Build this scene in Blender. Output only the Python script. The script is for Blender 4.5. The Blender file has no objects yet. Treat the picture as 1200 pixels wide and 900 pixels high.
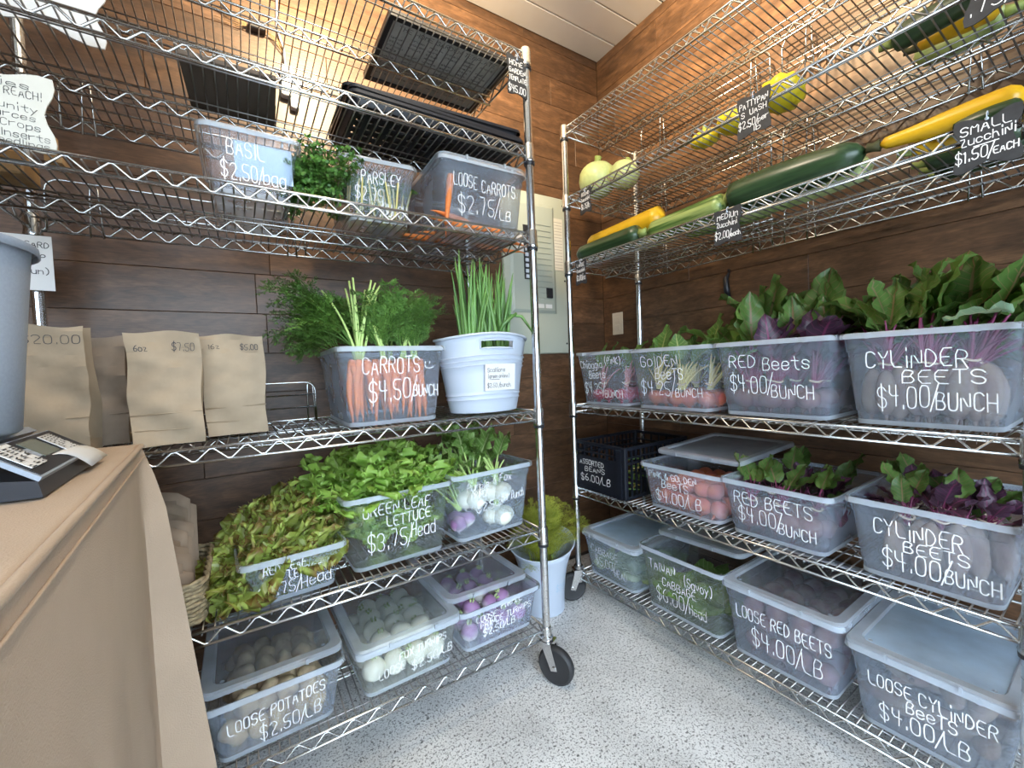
import bpy, math, random
from mathutils import Vector, Matrix
R = random.Random(7)
pi, sin, cos, rad = math.pi, math.sin, math.cos, math.radians
C = bpy.context.scene.collection
SC = bpy.context.scene

# ------------------------------------------------------------------ camera, sky, lamps, exposure
cd = bpy.data.cameras.new('camera'); cam = bpy.data.objects.new('camera', cd); C.objects.link(cam)
cr, cu, cf = Vector((.845953, -.531819, -.039141)), Vector((.053715, .011957, .998485)), Vector((.530545, .846774, -.038682))
mw = Matrix((cr, cu, -cf)).transposed().to_4x4(); mw.translation = (-1.32026, -1.33485, 1.03569)
cam.matrix_world = mw
cd.sensor_fit = 'HORIZONTAL'; cd.sensor_width = 36; cd.lens = 36 * 491.966 / 1200; cd.clip_start = .02
SC.camera = cam
SC.view_settings.view_transform = 'Standard'; SC.view_settings.look = 'None'
SC.view_settings.gamma = 1; SC.view_settings.use_curve_mapping = False
SC.view_settings.exposure = 0.0
w = bpy.data.worlds.new('sky'); SC.world = w; w.use_nodes = True
bg = w.node_tree.nodes['Background']; bg.inputs[0].default_value = (.70, .85, 1, 1); bg.inputs[1].default_value = 11.0
SC.cycles.transparent_max_bounces = 40; SC.cycles.max_bounces = 10; SC.cycles.diffuse_bounces = 4
SC.cycles.caustics_reflective = False; SC.cycles.caustics_refractive = False

def lamp(name, loc, energy, col, radius):
    l = bpy.data.lights.new(name, 'POINT'); l.energy = energy; l.color = col; l.shadow_soft_size = radius
    o = bpy.data.objects.new(name, l); C.objects.link(o); o.location = loc
def spot(name, loc, aim, energy, col, ang, radius=.04):
    l = bpy.data.lights.new(name, 'SPOT'); l.energy = energy; l.color = col; l.shadow_soft_size = radius; l.spot_size = ang; l.spot_blend = 1
    o = bpy.data.objects.new(name, l); C.objects.link(o); o.location = loc; o.rotation_euler = (Vector(aim) - Vector(loc)).to_track_quat('-Z', 'Y').to_euler()
lamp('omni_fill', (-.95, -.58, 2.4), 30, (1, .84, .64), .07)  # unseen omni fill, added to brighten the ceiling and upper corner
spot('track_light_left', (-1.0, -.55, 2.52), (-.75, .379, 2.28), 300, (1, .75, .44), 1.75)
spot('track_light_right', (-.85, -.75, 2.52), (.375, -.5, 2.36), 390, (1, .75, .44), 1.3)

# ------------------------------------------------------------------ mesh builder
class MB:
    def __init__(s): s.v = []; s.f = []; s.mi = []; s.uv = None; s.cur = 0
    def add(s, vs, fs, uv=None):
        o = len(s.v); s.v += [tuple(p) for p in vs]
        s.f += [tuple(i + o for i in f) for f in fs]; s.mi += [s.cur] * len(fs)
        if uv is not None:
            if s.uv is None: s.uv = [(0, 0)] * o
            s.uv += uv
        elif s.uv is not None: s.uv += [(0, 0)] * len(vs)
        return s
    def box(s, a, b, M=None):
        x0, y0, z0 = a; x1, y1, z1 = b
        vs = [Vector(p) for p in ((x0,y0,z0),(x1,y0,z0),(x1,y1,z0),(x0,y1,z0),(x0,y0,z1),(x1,y0,z1),(x1,y1,z1),(x0,y1,z1))]
        if M: vs = [M @ p for p in vs]
        return s.add(vs, [(0,3,2,1),(4,5,6,7),(0,1,5,4),(1,2,6,5),(2,3,7,6),(3,0,4,7)])
    def bbox(s, a, b, c=.004, M=None):
        'box with chamfered vertical edges and top'
        x0, y0, z0 = a; x1, y1, z1 = b
        def ring(i, z): return [(x0+i+c,y0+i,z),(x1-i-c,y0+i,z),(x1-i,y0+i+c,z),(x1-i,y1-i-c,z),(x1-i-c,y1-i,z),(x0+i+c,y1-i,z),(x0+i,y1-i-c,z),(x0+i,y0+i+c,z)]
        rs = [ring(c, z0), ring(0, z0+c), ring(0, z1-c), ring(c, z1)]
        return s.rings(rs, True, True, M)
    def rings(s, rs, cap0=True, cap1=True, M=None, closed=True, uv=None):
        n = len(rs[0]); vs = [Vector(p) for r in rs for p in r]
        if M: vs = [M @ p for p in vs]
        fs = []
        for i in range(len(rs) - 1):
            for j in range(n if closed else n - 1):
                k = (j + 1) % n; fs.append((i*n+j, i*n+k, (i+1)*n+k, (i+1)*n+j))
        if cap0: fs.append(tuple(range(n - 1, -1, -1)))
        if cap1: fs.append(tuple((len(rs)-1)*n + j for j in range(n)))
        return s.add(vs, fs, uv)
    def tube(s, pts, r, n=6, cap=True, closed=False):
        P = [Vector(p) for p in pts]; N = len(P)
        rr = r if isinstance(r, (list, tuple)) else [r] * N
        T = []
        for i in range(N):
            a = P[(i-1) % N] if (closed or i > 0) else P[i]; b = P[(i+1) % N] if (closed or i < N-1) else P[i]
            t = (b - a); T.append(t.normalized() if t.length > 1e-9 else Vector((0,0,1)))
        up = Vector((0,0,1)) if abs(T[0].z) < .9 else Vector((1,0,0))
        x = T[0].cross(up).normalized(); rs = []
        for i in range(N):
            x = (x - T[i] * x.dot(T[i])).normalized(); y = T[i].cross(x)
            rs.append([P[i] + (x*cos(2*pi*k/n) + y*sin(2*pi*k/n)) * rr[i] for k in range(n)])
        if closed: rs.append(rs[0]); cap = False
        return s.rings(rs, cap, cap)
    def lathe(s, prof, n=16, cap0=True, cap1=True, M=None, sx=1, sy=1):
        return s.rings([[(r*cos(2*pi*k/n)*sx, r*sin(2*pi*k/n)*sy, z) for k in range(n)] for r, z in prof], cap0, cap1, M)
    def grid(s, fn, nu, nv, uv=True):
        vs = []; uvs = []
        for i in range(nu + 1):
            for j in range(nv + 1):
                vs.append(fn(i/nu, j/nv)); uvs.append((i/nu, j/nv))
        fs = [(i*(nv+1)+j, (i+1)*(nv+1)+j, (i+1)*(nv+1)+j+1, i*(nv+1)+j+1) for i in range(nu) for j in range(nv)]
        return s.add(vs, fs, uvs if uv else None)
    def mesh(s, name, mats, smooth=True):
        me = bpy.data.meshes.new(name); me.from_pydata(s.v, [], s.f)
        mats = mats if isinstance(mats, (list, tuple)) else [mats]
        for m in mats: me.materials.append(m)
        if len(mats) > 1: me.polygons.foreach_set('material_index', s.mi)
        if s.uv is not None:
            u = me.uv_layers.new(name='uv'); li = [0] * len(me.loops); me.loops.foreach_get('vertex_index', li)
            u.data.foreach_set('uv', [c for i in li for c in s.uv[i]])
        if smooth:
            me.polygons.foreach_set('use_smooth', [True] * len(me.polygons))
            if smooth is not True: me.set_sharp_from_angle(angle=rad(smooth))
        me.update(); return me

def obj(name, me, parent=None, M=None, **props):
    o = bpy.data.objects.new(name, me); C.objects.link(o)
    if parent is not None: o.parent = parent
    if M is not None: o.matrix_local = M
    for k, v in props.items(): o[k] = v
    return o
def thing(name, label, cat, M=None, group=None, me=None):
    o = obj(name, me, None, M, label=label, category=cat)
    if group: o['group'] = group
    return o
def T(*p): return Matrix.Translation(Vector(p[0] if len(p) == 1 else p))
def RX(a): return Matrix.Rotation(a, 4, 'X')
def RY(a): return Matrix.Rotation(a, 4, 'Y')
def RZ(a): return Matrix.Rotation(a, 4, 'Z')
def SCL(x, y=None, z=None): return Matrix.Diagonal((x, y or x, z or x, 1))

# ------------------------------------------------------------------ materials
def nt(name):
    m = bpy.data.materials.new(name); m.use_nodes = True
    n = m.node_tree.nodes; return m, n, m.node_tree.links, n['Principled BSDF']
def link(l, a, b): l.new(a, b)
def mat(name, col, rough=.5, metal=0, noise=0, nscale=20, bump=0, bscale=60, spec=None, sss=0, coat=0, stretch=None, col2=None, rand=0, trans=0):
    m, n, l, b = nt(name)
    b.inputs['Base Color'].default_value = (*col, 1); b.inputs['Roughness'].default_value = rough; b.inputs['Metallic'].default_value = metal
    if spec is not None: b.inputs['Specular IOR Level'].default_value = spec
    if sss: b.inputs['Subsurface Weight'].default_value = sss; b.inputs['Subsurface Radius'].default_value = (.01, .006, .004)
    if coat: b.inputs['Coat Weight'].default_value = coat
    tc = n.new('ShaderNodeTexCoord'); src = tc.outputs['Object']
    if stretch:
        mp = n.new('ShaderNodeMapping'); mp.inputs['Scale'].default_value = stretch; l.new(src, mp.inputs[0]); src = mp.outputs[0]
    out = None
    if noise or col2:
        nz = n.new('ShaderNodeTexNoise'); nz.inputs['Scale'].default_value = nscale; nz.inputs['Detail'].default_value = 5; l.new(src, nz.inputs[0])
        mx = n.new('ShaderNodeMix'); mx.data_type = 'RGBA'
        rp = n.new('ShaderNodeMapRange'); rp.inputs[1].default_value = .35; rp.inputs[2].default_value = .65; l.new(nz.outputs[0], rp.inputs[0])
        l.new(rp.outputs[0], mx.inputs[0])
        c2 = col2 or tuple(max(0, c * (1 - noise)) for c in col)
        mx.inputs[6].default_value = (*col, 1); mx.inputs[7].default_value = (*c2, 1); out = mx.outputs[2]
    if rand:
        oi = n.new('ShaderNodeObjectInfo'); hs = n.new('ShaderNodeHueSaturation')
        mr = n.new('ShaderNodeMapRange'); mr.inputs[3].default_value = 1 - rand; mr.inputs[4].default_value = 1 + rand
        l.new(oi.outputs['Random'], mr.inputs[0]); l.new(mr.outputs[0], hs.inputs['Value'])
        if out: l.new(out, hs.inputs['Color'])
        else: hs.inputs['Color'].default_value = (*col, 1)
        out = hs.outputs[0]
    if out: l.new(out, b.inputs['Base Color'])
    if bump:
        bz = n.new('ShaderNodeTexNoise'); bz.inputs['Scale'].default_value = bscale; bz.inputs['Detail'].default_value = 4; l.new(src, bz.inputs[0])
        bp = n.new('ShaderNodeBump'); bp.inputs['Strength'].default_value = bump; bp.inputs['Distance'].default_value = .004
        l.new(bz.outputs[0], bp.inputs['Height']); l.new(bp.outputs[0], b.inputs['Normal'])
    return m
def plastic(name, fac=.3, col=(.75, .83, .92), tint=(.95, .965, .98), gl=.5):
    m, n, l, b = nt(name); n.remove(b); out = n['Material Output']
    tr = n.new('ShaderNodeBsdfTransparent'); tr.inputs[0].default_value = (*tint, 1)
    df = n.new('ShaderNodeBsdfDiffuse'); df.inputs[0].default_value = (*col, 1)
    tl = n.new('ShaderNodeBsdfTranslucent'); tl.inputs[0].default_value = (*col, 1)
    m1 = n.new('ShaderNodeMixShader'); m1.inputs[0].default_value = .4; l.new(df.outputs[0], m1.inputs[1]); l.new(tl.outputs[0], m1.inputs[2])
    m2 = n.new('ShaderNodeMixShader'); l.new(tr.outputs[0], m2.inputs[1]); l.new(m1.outputs[0], m2.inputs[2])
    tc = n.new('ShaderNodeTexCoord'); nz = n.new('ShaderNodeTexNoise'); nz.inputs['Scale'].default_value = 9; nz.inputs['Detail'].default_value = 6; l.new(tc.outputs['Object'], nz.inputs[0])
    mr = n.new('ShaderNodeMapRange'); mr.inputs[1].default_value = .3; mr.inputs[2].default_value = .7; mr.inputs[3].default_value = fac * .8; mr.inputs[4].default_value = fac * 1.2
    l.new(nz.outputs[0], mr.inputs[0])
    lw = n.new('ShaderNodeLayerWeight'); lw.inputs[0].default_value = .25
    ad = n.new('ShaderNodeMath'); ad.operation = 'MULTIPLY_ADD'; ad.inputs[1].default_value = .22; l.new(lw.outputs['Facing'], ad.inputs[0]); l.new(mr.outputs[0], ad.inputs[2])
    l.new(ad.outputs[0], m2.inputs[0])
    g = n.new('ShaderNodeBsdfGlossy'); g.inputs['Roughness'].default_value = .22
    m3 = n.new('ShaderNodeMixShader'); f = n.new('ShaderNodeMath'); f.operation = 'MULTIPLY'; f.inputs[1].default_value = gl
    l.new(lw.outputs['Fresnel'], f.inputs[0]); l.new(f.outputs[0], m3.inputs[0]); l.new(m2.outputs[0], m3.inputs[1]); l.new(g.outputs[0], m3.inputs[2])
    l.new(m3.outputs[0], out.inputs[0]); return m
def leafmat(name, col, vein, edge=None, col2=None, side=8, transl=.35, edgew=.75, rough=.45):
    'blade colour, veins along the uv midrib, and a separate colour at the frilled margin'
    m, n, l, b = nt(name); out = n['Material Output']
    uv = n.new('ShaderNodeUVMap'); sp = n.new('ShaderNodeSeparateXYZ'); l.new(uv.outputs[0], sp.inputs[0])
    def mth(op, a, bb=None, c=None):
        k = n.new('ShaderNodeMath'); k.operation = op
        for i, q in enumerate((a, bb, c)):
            if q is None: continue
            if isinstance(q, (int, float)): k.inputs[i].default_value = q
            else: l.new(q, k.inputs[i])
        return k.outputs[0]
    s = mth('ABSOLUTE', mth('MULTIPLY_ADD', sp.outputs[1], 2, -1))
    mid = mth('LESS_THAN', s, .07)
    fr = mth('FRACT', mth('SUBTRACT', mth('MULTIPLY', sp.outputs[0], side), mth('MULTIPLY', s, 1.6)))
    sv = mth('MULTIPLY', mth('LESS_THAN', fr, .12), .6)
    v = mth('MAXIMUM', mid, sv)
    oi = n.new('ShaderNodeObjectInfo'); tc = n.new('ShaderNodeTexCoord')
    nz = n.new('ShaderNodeTexNoise'); nz.inputs['Scale'].default_value = 30; l.new(tc.outputs['Object'], nz.inputs[0])
    mx = n.new('ShaderNodeMix'); mx.data_type = 'RGBA'
    c2 = col2 or tuple(c * .55 for c in col)
    mx.inputs[6].default_value = (*col, 1); mx.inputs[7].default_value = (*c2, 1)
    l.new(mth('MULTIPLY_ADD', nz.outputs[0], .8, mth('MULTIPLY_ADD', oi.outputs['Random'], .7, -.35)), mx.inputs[0]); mx.clamp_factor = True
    cur = mx.outputs[2]
    if edge:
        em = n.new('ShaderNodeMix'); em.data_type = 'RGBA'; em.inputs[7].default_value = (*edge, 1); l.new(cur, em.inputs[6])
        e = mth('MAXIMUM', s, mth('MULTIPLY', sp.outputs[0], 1.0))
        mr = n.new('ShaderNodeMapRange'); mr.inputs[1].default_value = edgew; mr.inputs[2].default_value = 1.0; l.new(e, mr.inputs[0]); l.new(mr.outputs[0], em.inputs[0]); cur = em.outputs[2]
    vm = n.new('ShaderNodeMix'); vm.data_type = 'RGBA'; vm.inputs[7].default_value = (*vein, 1); l.new(cur, vm.inputs[6]); l.new(mth('MULTIPLY', v, .75), vm.inputs[0])
    l.new(vm.outputs[2], b.inputs['Base Color']); b.inputs['Roughness'].default_value = rough
    bp = n.new('ShaderNodeBump'); bp.inputs['Strength'].default_value = .4; bp.inputs['Distance'].default_value = .003; l.new(v, bp.inputs['Height']); l.new(bp.outputs[0], b.inputs['Normal'])
    tl = n.new('ShaderNodeBsdfTranslucent'); l.new(vm.outputs[2], tl.inputs[0])
    ms = n.new('ShaderNodeMixShader'); ms.inputs[0].default_value = transl; l.new(b.outputs[0], ms.inputs[1]); l.new(tl.outputs[0], ms.inputs[2]); l.new(ms.outputs[0], out.inputs[0])
    return m
def stripemat(name, a, b_, k, sharp=.5):
    'streaks running along the length of a fruit'
    m, n, l, b = nt(name); tc = n.new('ShaderNodeTexCoord'); mp = n.new('ShaderNodeMapping'); mp.inputs['Scale'].default_value = (4, k, k); l.new(tc.outputs['Object'], mp.inputs[0])
    nz = n.new('ShaderNodeTexNoise'); nz.inputs['Scale'].default_value = 1; nz.inputs['Detail'].default_value = 5; l.new(mp.outputs[0], nz.inputs[0])
    mr = n.new('ShaderNodeMapRange'); mr.inputs[1].default_value = sharp - .08; mr.inputs[2].default_value = sharp + .08; l.new(nz.outputs[0], mr.inputs[0])
    mx = n.new('ShaderNodeMix'); mx.data_type = 'RGBA'; mx.inputs[6].default_value = (*a, 1); mx.inputs[7].default_value = (*b_, 1); l.new(mr.outputs[0], mx.inputs[0])
    l.new(mx.outputs[2], b.inputs['Base Color']); b.inputs['Roughness'].default_value = .3; return m
def gradmat(name, low, high, z0, z1, rough=.4, nscale=40):
    'two skin colours meeting at a height on the root'
    m, n, l, b = nt(name); tc = n.new('ShaderNodeTexCoord'); sp = n.new('ShaderNodeSeparateXYZ'); l.new(tc.outputs['Object'], sp.inputs[0])
    nz = n.new('ShaderNodeTexNoise'); nz.inputs['Scale'].default_value = nscale; l.new(tc.outputs['Object'], nz.inputs[0])
    ad = n.new('ShaderNodeMath'); ad.operation = 'MULTIPLY_ADD'; ad.inputs[1].default_value = .03; l.new(nz.outputs[0], ad.inputs[0]); l.new(sp.outputs[2], ad.inputs[2])
    mr = n.new('ShaderNodeMapRange'); mr.inputs[1].default_value = z0 + .015; mr.inputs[2].default_value = z1 + .015; l.new(ad.outputs[0], mr.inputs[0])
    mx = n.new('ShaderNodeMix'); mx.data_type = 'RGBA'; mx.inputs[6].default_value = (*low, 1); mx.inputs[7].default_value = (*high, 1); l.new(mr.outputs[0], mx.inputs[0])
    l.new(mx.outputs[2], b.inputs['Base Color']); b.inputs['Roughness'].default_value = rough; return m
def woodmat():
    m, n, l, b = nt('brown_laminate'); tc = n.new('ShaderNodeTexCoord'); oi = n.new('ShaderNodeObjectInfo')
    vm = n.new('ShaderNodeVectorMath'); vm.operation = 'MULTIPLY_ADD'; vm.inputs[1].default_value = (1, 1, 1)
    cb = n.new('ShaderNodeCombineXYZ'); mu = n.new('ShaderNodeMath'); mu.operation = 'MULTIPLY'; mu.inputs[1].default_value = 37; l.new(oi.outputs['Random'], mu.inputs[0])
    l.new(mu.outputs[0], cb.inputs[0]); l.new(mu.outputs[0], cb.inputs[2]); l.new(tc.outputs['Object'], vm.inputs[0]); l.new(cb.outputs[0], vm.inputs[2])
    def noise(sc, st, det=6, dist=0):
        mp = n.new('ShaderNodeMapping'); mp.inputs['Scale'].default_value = st; l.new(vm.outputs[0], mp.inputs[0])
        z = n.new('ShaderNodeTexNoise'); z.inputs['Scale'].default_value = sc; z.inputs['Detail'].default_value = det; z.inputs['Distortion'].default_value = dist; l.new(mp.outputs[0], z.inputs[0]); return z.outputs[0]
    a = noise(4, (1, 1, 6), 8, .8); c = noise(70, (.45, .45, 3), 5); d = noise(14, (1, 1, 2.2), 7, 1.2)
    rp = n.new('ShaderNodeValToRGB'); e = rp.color_ramp.elements; e[0].position = .25; e[0].color = (.070, .037, .020, 1); e[1].position = .78; e[1].color = (.20, .106, .054, 1)
    k = e.new(.5); k.color = (.12, .062, .032, 1); l.new(a, rp.inputs[0])
    mx = n.new('ShaderNodeMix'); mx.data_type = 'RGBA'; mx.blend_type = 'MULTIPLY'; mx.inputs[0].default_value = .55; l.new(rp.outputs[0], mx.inputs[6])
    rp2 = n.new('ShaderNodeMapRange'); rp2.inputs[1].default_value = .3; rp2.inputs[2].default_value = .65; rp2.inputs[3].default_value = .45; rp2.inputs[4].default_value = 1.15; l.new(c, rp2.inputs[0]); l.new(rp2.outputs[0], mx.inputs[7])
    m2 = n.new('ShaderNodeMix'); m2.data_type = 'RGBA'; m2.blend_type = 'MULTIPLY'; m2.inputs[0].default_value = .6; l.new(mx.outputs[2], m2.inputs[6])
    rp3 = n.new('ShaderNodeMapRange'); rp3.inputs[1].default_value = .35; rp3.inputs[2].default_value = .6; rp3.inputs[3].default_value = .5; rp3.inputs[4].default_value = 1.1; l.new(d, rp3.inputs[0]); l.new(rp3.outputs[0], m2.inputs[7])
    hs = n.new('ShaderNodeHueSaturation'); mr = n.new('ShaderNodeMapRange'); mr.inputs[3].default_value = .8; mr.inputs[4].default_value = 1.2; l.new(oi.outputs['Random'], mr.inputs[0]); l.new(mr.outputs[0], hs.inputs['Value']); l.new(m2.outputs[2], hs.inputs['Color'])
    l.new(hs.outputs[0], b.inputs['Base Color']); b.inputs['Roughness'].default_value = .42
    bp = n.new('ShaderNodeBump'); bp.inputs['Strength'].default_value = .25; bp.inputs['Distance'].default_value = .002; l.new(c, bp.inputs['Height']); l.new(bp.outputs[0], b.inputs['Normal']); return m
def floormat():
    m, n, l, b = nt('speckled_concrete'); tc = n.new('ShaderNodeTexCoord')
    def nz(sc, det=4):
        z = n.new('ShaderNodeTexNoise'); z.inputs['Scale'].default_value = sc; z.inputs['Detail'].default_value = det; l.new(tc.outputs['Object'], z.inputs[0]); return z.outputs[0]
    def mr(v, a, bb, c, d):
        k = n.new('ShaderNodeMapRange'); k.inputs[1].default_value = a; k.inputs[2].default_value = bb; k.inputs[3].default_value = c; k.inputs[4].default_value = d; l.new(v, k.inputs[0]); return k.outputs[0]
    cur = None
    base = n.new('ShaderNodeMix'); base.data_type = 'RGBA'; base.inputs[6].default_value = (.56, .56, .555, 1); base.inputs[7].default_value = (.86, .86, .855, 1); l.new(mr(nz(3.5, 8), .35, .65, 0, 1), base.inputs[0]); cur = base.outputs[2]
    for sc, lo, hi, col in ((190, .54, .62, (.22, .22, .215)), (120, .60, .63, (.08, .08, .078)), (230, .58, .64, (.85, .85, .84)), (70, .68, .70, (.04, .04, .038))):
        mx = n.new('ShaderNodeMix'); mx.data_type = 'RGBA'; l.new(mr(nz(sc, 2), lo, hi, 0, .8), mx.inputs[0]); l.new(cur, mx.inputs[6]); mx.inputs[7].default_value = (*col, 1); cur = mx.outputs[2]
    l.new(cur, b.inputs['Base Color']); b.inputs['Roughness'].default_value = .62
    bp = n.new('ShaderNodeBump'); bp.inputs['Strength'].default_value = .3; bp.inputs['Distance'].default_value = .002; l.new(nz(220, 3), bp.inputs['Height']); l.new(bp.outputs[0], b.inputs['Normal']); return m

WOOD = woodmat(); FLOOR = floormat()
CEIL = mat('cream_ceiling_panel', (.80, .77, .70), .5, noise=.08, nscale=3)
CHROME = mat('chrome_wire', (.56, .57, .57), .24, 1); DECKM = mat('shade_darkened_wire', (.33, .33, .33), .32, 1); POSTM = mat('chrome_post', (.66, .67, .68), .2, 1)  # deck wire metal is darkened in colour for the shade under the shelves
BLACKP = mat('black_plastic', (.014, .016, .022), .42); RUBBER = mat('black_rubber', (.02, .02, .022), .6, bump=.2)
PL = plastic('frosted_plastic', .22, (.66, .78, .95)); PLT = plastic('frosted_plastic_thick', .46, (.78, .86, .95)); PLL = plastic('frosted_lid', .15, (.72, .82, .93), gl=.8); HAZE = plastic('hazy_lid_panel', .42, (.66, .74, .80), gl=.7); FOG = plastic('fogged_lid_panel', .8, (.60, .76, .92), gl=.7)
PLC = plastic('clear_plastic', .09, (.78, .86, .88))
INK = mat('white_paint_pen', (.92, .93, .93), .6); PEN = mat('black_marker', (.03, .03, .035), .6)
KRAFT = mat('kraft_paper', (.42, .32, .215), .75, noise=.18, nscale=14, bump=1.0, bscale=11); KRAFT2 = mat('brown_kraft_paper', (.30, .22, .155), .8, noise=.25, nscale=14, bump=.5, bscale=16)
CLOTH = mat('taupe_table_cover', (.50, .385, .285), .85, noise=.12, nscale=5, bump=.35, bscale=500)
GREYP = mat('grey_plastic', (.30, .34, .40), .55, noise=.08, nscale=300); WHITEP = mat('white_plastic', (.50, .56, .66), .4); PAPER = mat('white_paper', (.68, .68, .67), .7); CREAM = mat('cream_card', (.60, .59, .53), .7)
BLUEPAPER = mat('pale_blue_paper', (.5, .66, .85), .5); SLATE = mat('chalkboard_tag', (.035, .037, .042), .6, noise=.3, nscale=60)
BOARDM = mat('grey_board', (.50, .50, .48), .5, noise=.15, nscale=30); WICK = mat('seagrass', (.40, .31, .18), .8, noise=.5, nscale=90, bump=.6, bscale=160)
PANEL = mat('grey_enamel', (.40, .44, .38), .45); PANELD = mat('grey_enamel_door', (.34, .385, .345), .5); BEIGE = mat('beige_plastic', (.72, .60, .45), .5); CARD = mat('brown_card', (.12, .095, .075), .8); TANWOOD = mat('tan_wood', (.42, .26, .12), .7, noise=.3, nscale=30)
BIN_M = [PL, PLT, PLC]

# ------------------------------------------------------------------ handwriting: strokes on a 4 x 6 grid
G = {'A':'022842 1434','B':'020838473635 05 354443320 2','C':'4738180703123243','D':'02082846442202','E':'48080242 0535','F':'480802 0535','G':'47381807031232434525','H':'0208 4248 0545','I':'2228','J':'4843321203','K':'0208 480542','L':'080242',
'M':'0208254842','N':'02084248','O':'183847433212030718','P':'02083847463505','R':'02083847463505 2542','S':'473818070615354443321203','T':'0848 2228','U':'080312324348','V':'082248','W':'0812253248','X':'0248 0842','Y':'082548 2522','Z':'08480242',
'0':'183847433212030718','1':'172822','2':'07183847460242','3':'0718384746352535444332 1203','4':'080545 3832','5':'480805354443321203','6':'381704123243443505','7':'084822','8':'2516172837362514132233 3425','9':'45251617283847 42','$':'473818070615354443321203 2921','/':'0149','.':'2223','(':'39272331',')':'19373311','&':'421728370503122244',':':'2324 2627','-':'0545','!':'2925 2322','c':'4536160503123243',
'a':'4636160503123243 4642','b':'0802 053645433202','d':'4842 4536160503123243','e':'0444453616050312324 3','f':'48382722 0545','g':'4536160503123243 46413010','h':'0802 05263542','i':'2226 2829','k':'0802 460442','l':'2822','m':'0206 0526 2622 2536 4542','n':'0206 05364542','o':'163645433212030516','p':'0600 053645433202','r':'0602 053646',
's':'453616051434433212 03','t':'28233242 0646','u':'060312324346 4642','v':'062246','w':'0612243246','x':'0246 0642','y':'0623 4600','z':'06460242','\u263a':'0605 2625 0403123243 44'}
G['B'] = '02083847363505 354443322202'; G['a'] = '4636160503123243 4642'; G['m'] = '02060516252225364542'; G['e'] = '0444453616050312324 3'.replace(' ', ''); G['9'] = '4525161728384742'; G['3'] = '07183847463525 2535444332 1203'.replace('2 1', '21'); G['8'] = '25161728373625141322333425'; G['s'] = '45361605143443321203'
def chaikin(p):
    if len(p) < 3: return p
    q = [p[0]]
    for a, b in zip(p, p[1:]): q += [(a[0]*.72+b[0]*.28, a[1]*.72+b[1]*.28), (a[0]*.28+b[0]*.72, a[1]*.28+b[1]*.72)]
    return q + [p[-1]]
def write(mb, text, x0, x1, z, h, fn, lw=.0024, slope=0):
    'handwritten strokes between x0 and x1 on the baseline z; fn maps the flat (x, z) onto the surface'
    adv = []; tot = 0
    for ch in text:
        a = 3.2 if ch == ' ' else (2.6 if ch in './!:iIl1' else 5.6); adv.append(a); tot += a
    sx = (x1 - x0) / (tot - 1.2); sy = h / 6; x = x0
    for ch, a in zip(text, adv):
        jz = R.uniform(-.06, .06) * h; jr = R.uniform(-.06, .06)
        off = -1.2 if ch in './!:iIl1' else 0
        for st in G.get(ch, '').split():
            pts = [(int(st[i]) + off, int(st[i+1]) - 2) for i in range(0, len(st) - 1, 2)]
            P = []
            for px, pz in chaikin(pts):
                X = x + px * sx; Z = z + pz * sy + jz + slope * (X - x0) + jr * px * sy; P.append((X + jr * pz * sx * .6, Z))
            n = len(P); vs = []; wd = lw * R.uniform(.7, .98)
            for i in range(n):
                a0 = P[max(i-1, 0)]; b0 = P[min(i+1, n-1)]; dx, dz = b0[0]-a0[0], b0[1]-a0[1]; L = math.hypot(dx, dz) or 1; dx /= L; dz /= L
                ex = (-.5 if i == 0 else .5 if i == n-1 else 0) * wd
                for sg in (-1, 1): vs.append(fn(P[i][0] + dx*ex - dz*sg*wd/2, P[i][1] + dz*ex + dx*sg*wd/2))
            mb.add(vs, [(2*i, 2*i+2, 2*i+3, 2*i+1) for i in range(n - 1)])
        x += a * sx

# ------------------------------------------------------------------ room shell
XW, YW, ZC = .375, .379, 2.676
def struct(name, mb, m, smooth=False): return obj(name, mb.mesh(name, m, smooth), kind='structure')
fl = struct('floor', MB().box((-3.08, -2.48, -.05), (XW + .1, YW + .1, 0)), FLOOR)
wl = struct('wall_left', MB().box((-3.0, YW + .007, 0), (XW + .05, YW + .08, ZC)), mat('dark_backing', (.03, .02, .015), .9))
wr = struct('wall_right', MB().box((XW + .007, -2.4, 0), (XW + .08, YW + .06, ZC)), bpy.data.materials['dark_backing'])
ce = struct('ceiling', MB().box((-3.0, -2.4, ZC + .012), (XW + .08, YW + .08, ZC + .08)), bpy.data.materials['dark_backing'])
for nm, a, b in (('wall_side', (-3.08, -2.4, 0), (-3.0, YW + .08, ZC)), ('wall_front', (-3.08, -2.48, 0), (-2.5, -2.4, ZC)), ('wall_front', (-.35, -2.48, 0), (XW + .08, -2.4, ZC)), ('wall_front', (-2.5, -2.48, 2.15), (-.35, -2.4, ZC))): struct(nm, MB().box(a, b), WOOD)
struct('ground', MB().box((-14, -16, -.06), (12, -2.4, -.012)), mat('pale_yard_gravel', (.42, .40, .36), .9, noise=.3, nscale=8))
PH = .1375; pm = {}
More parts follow.
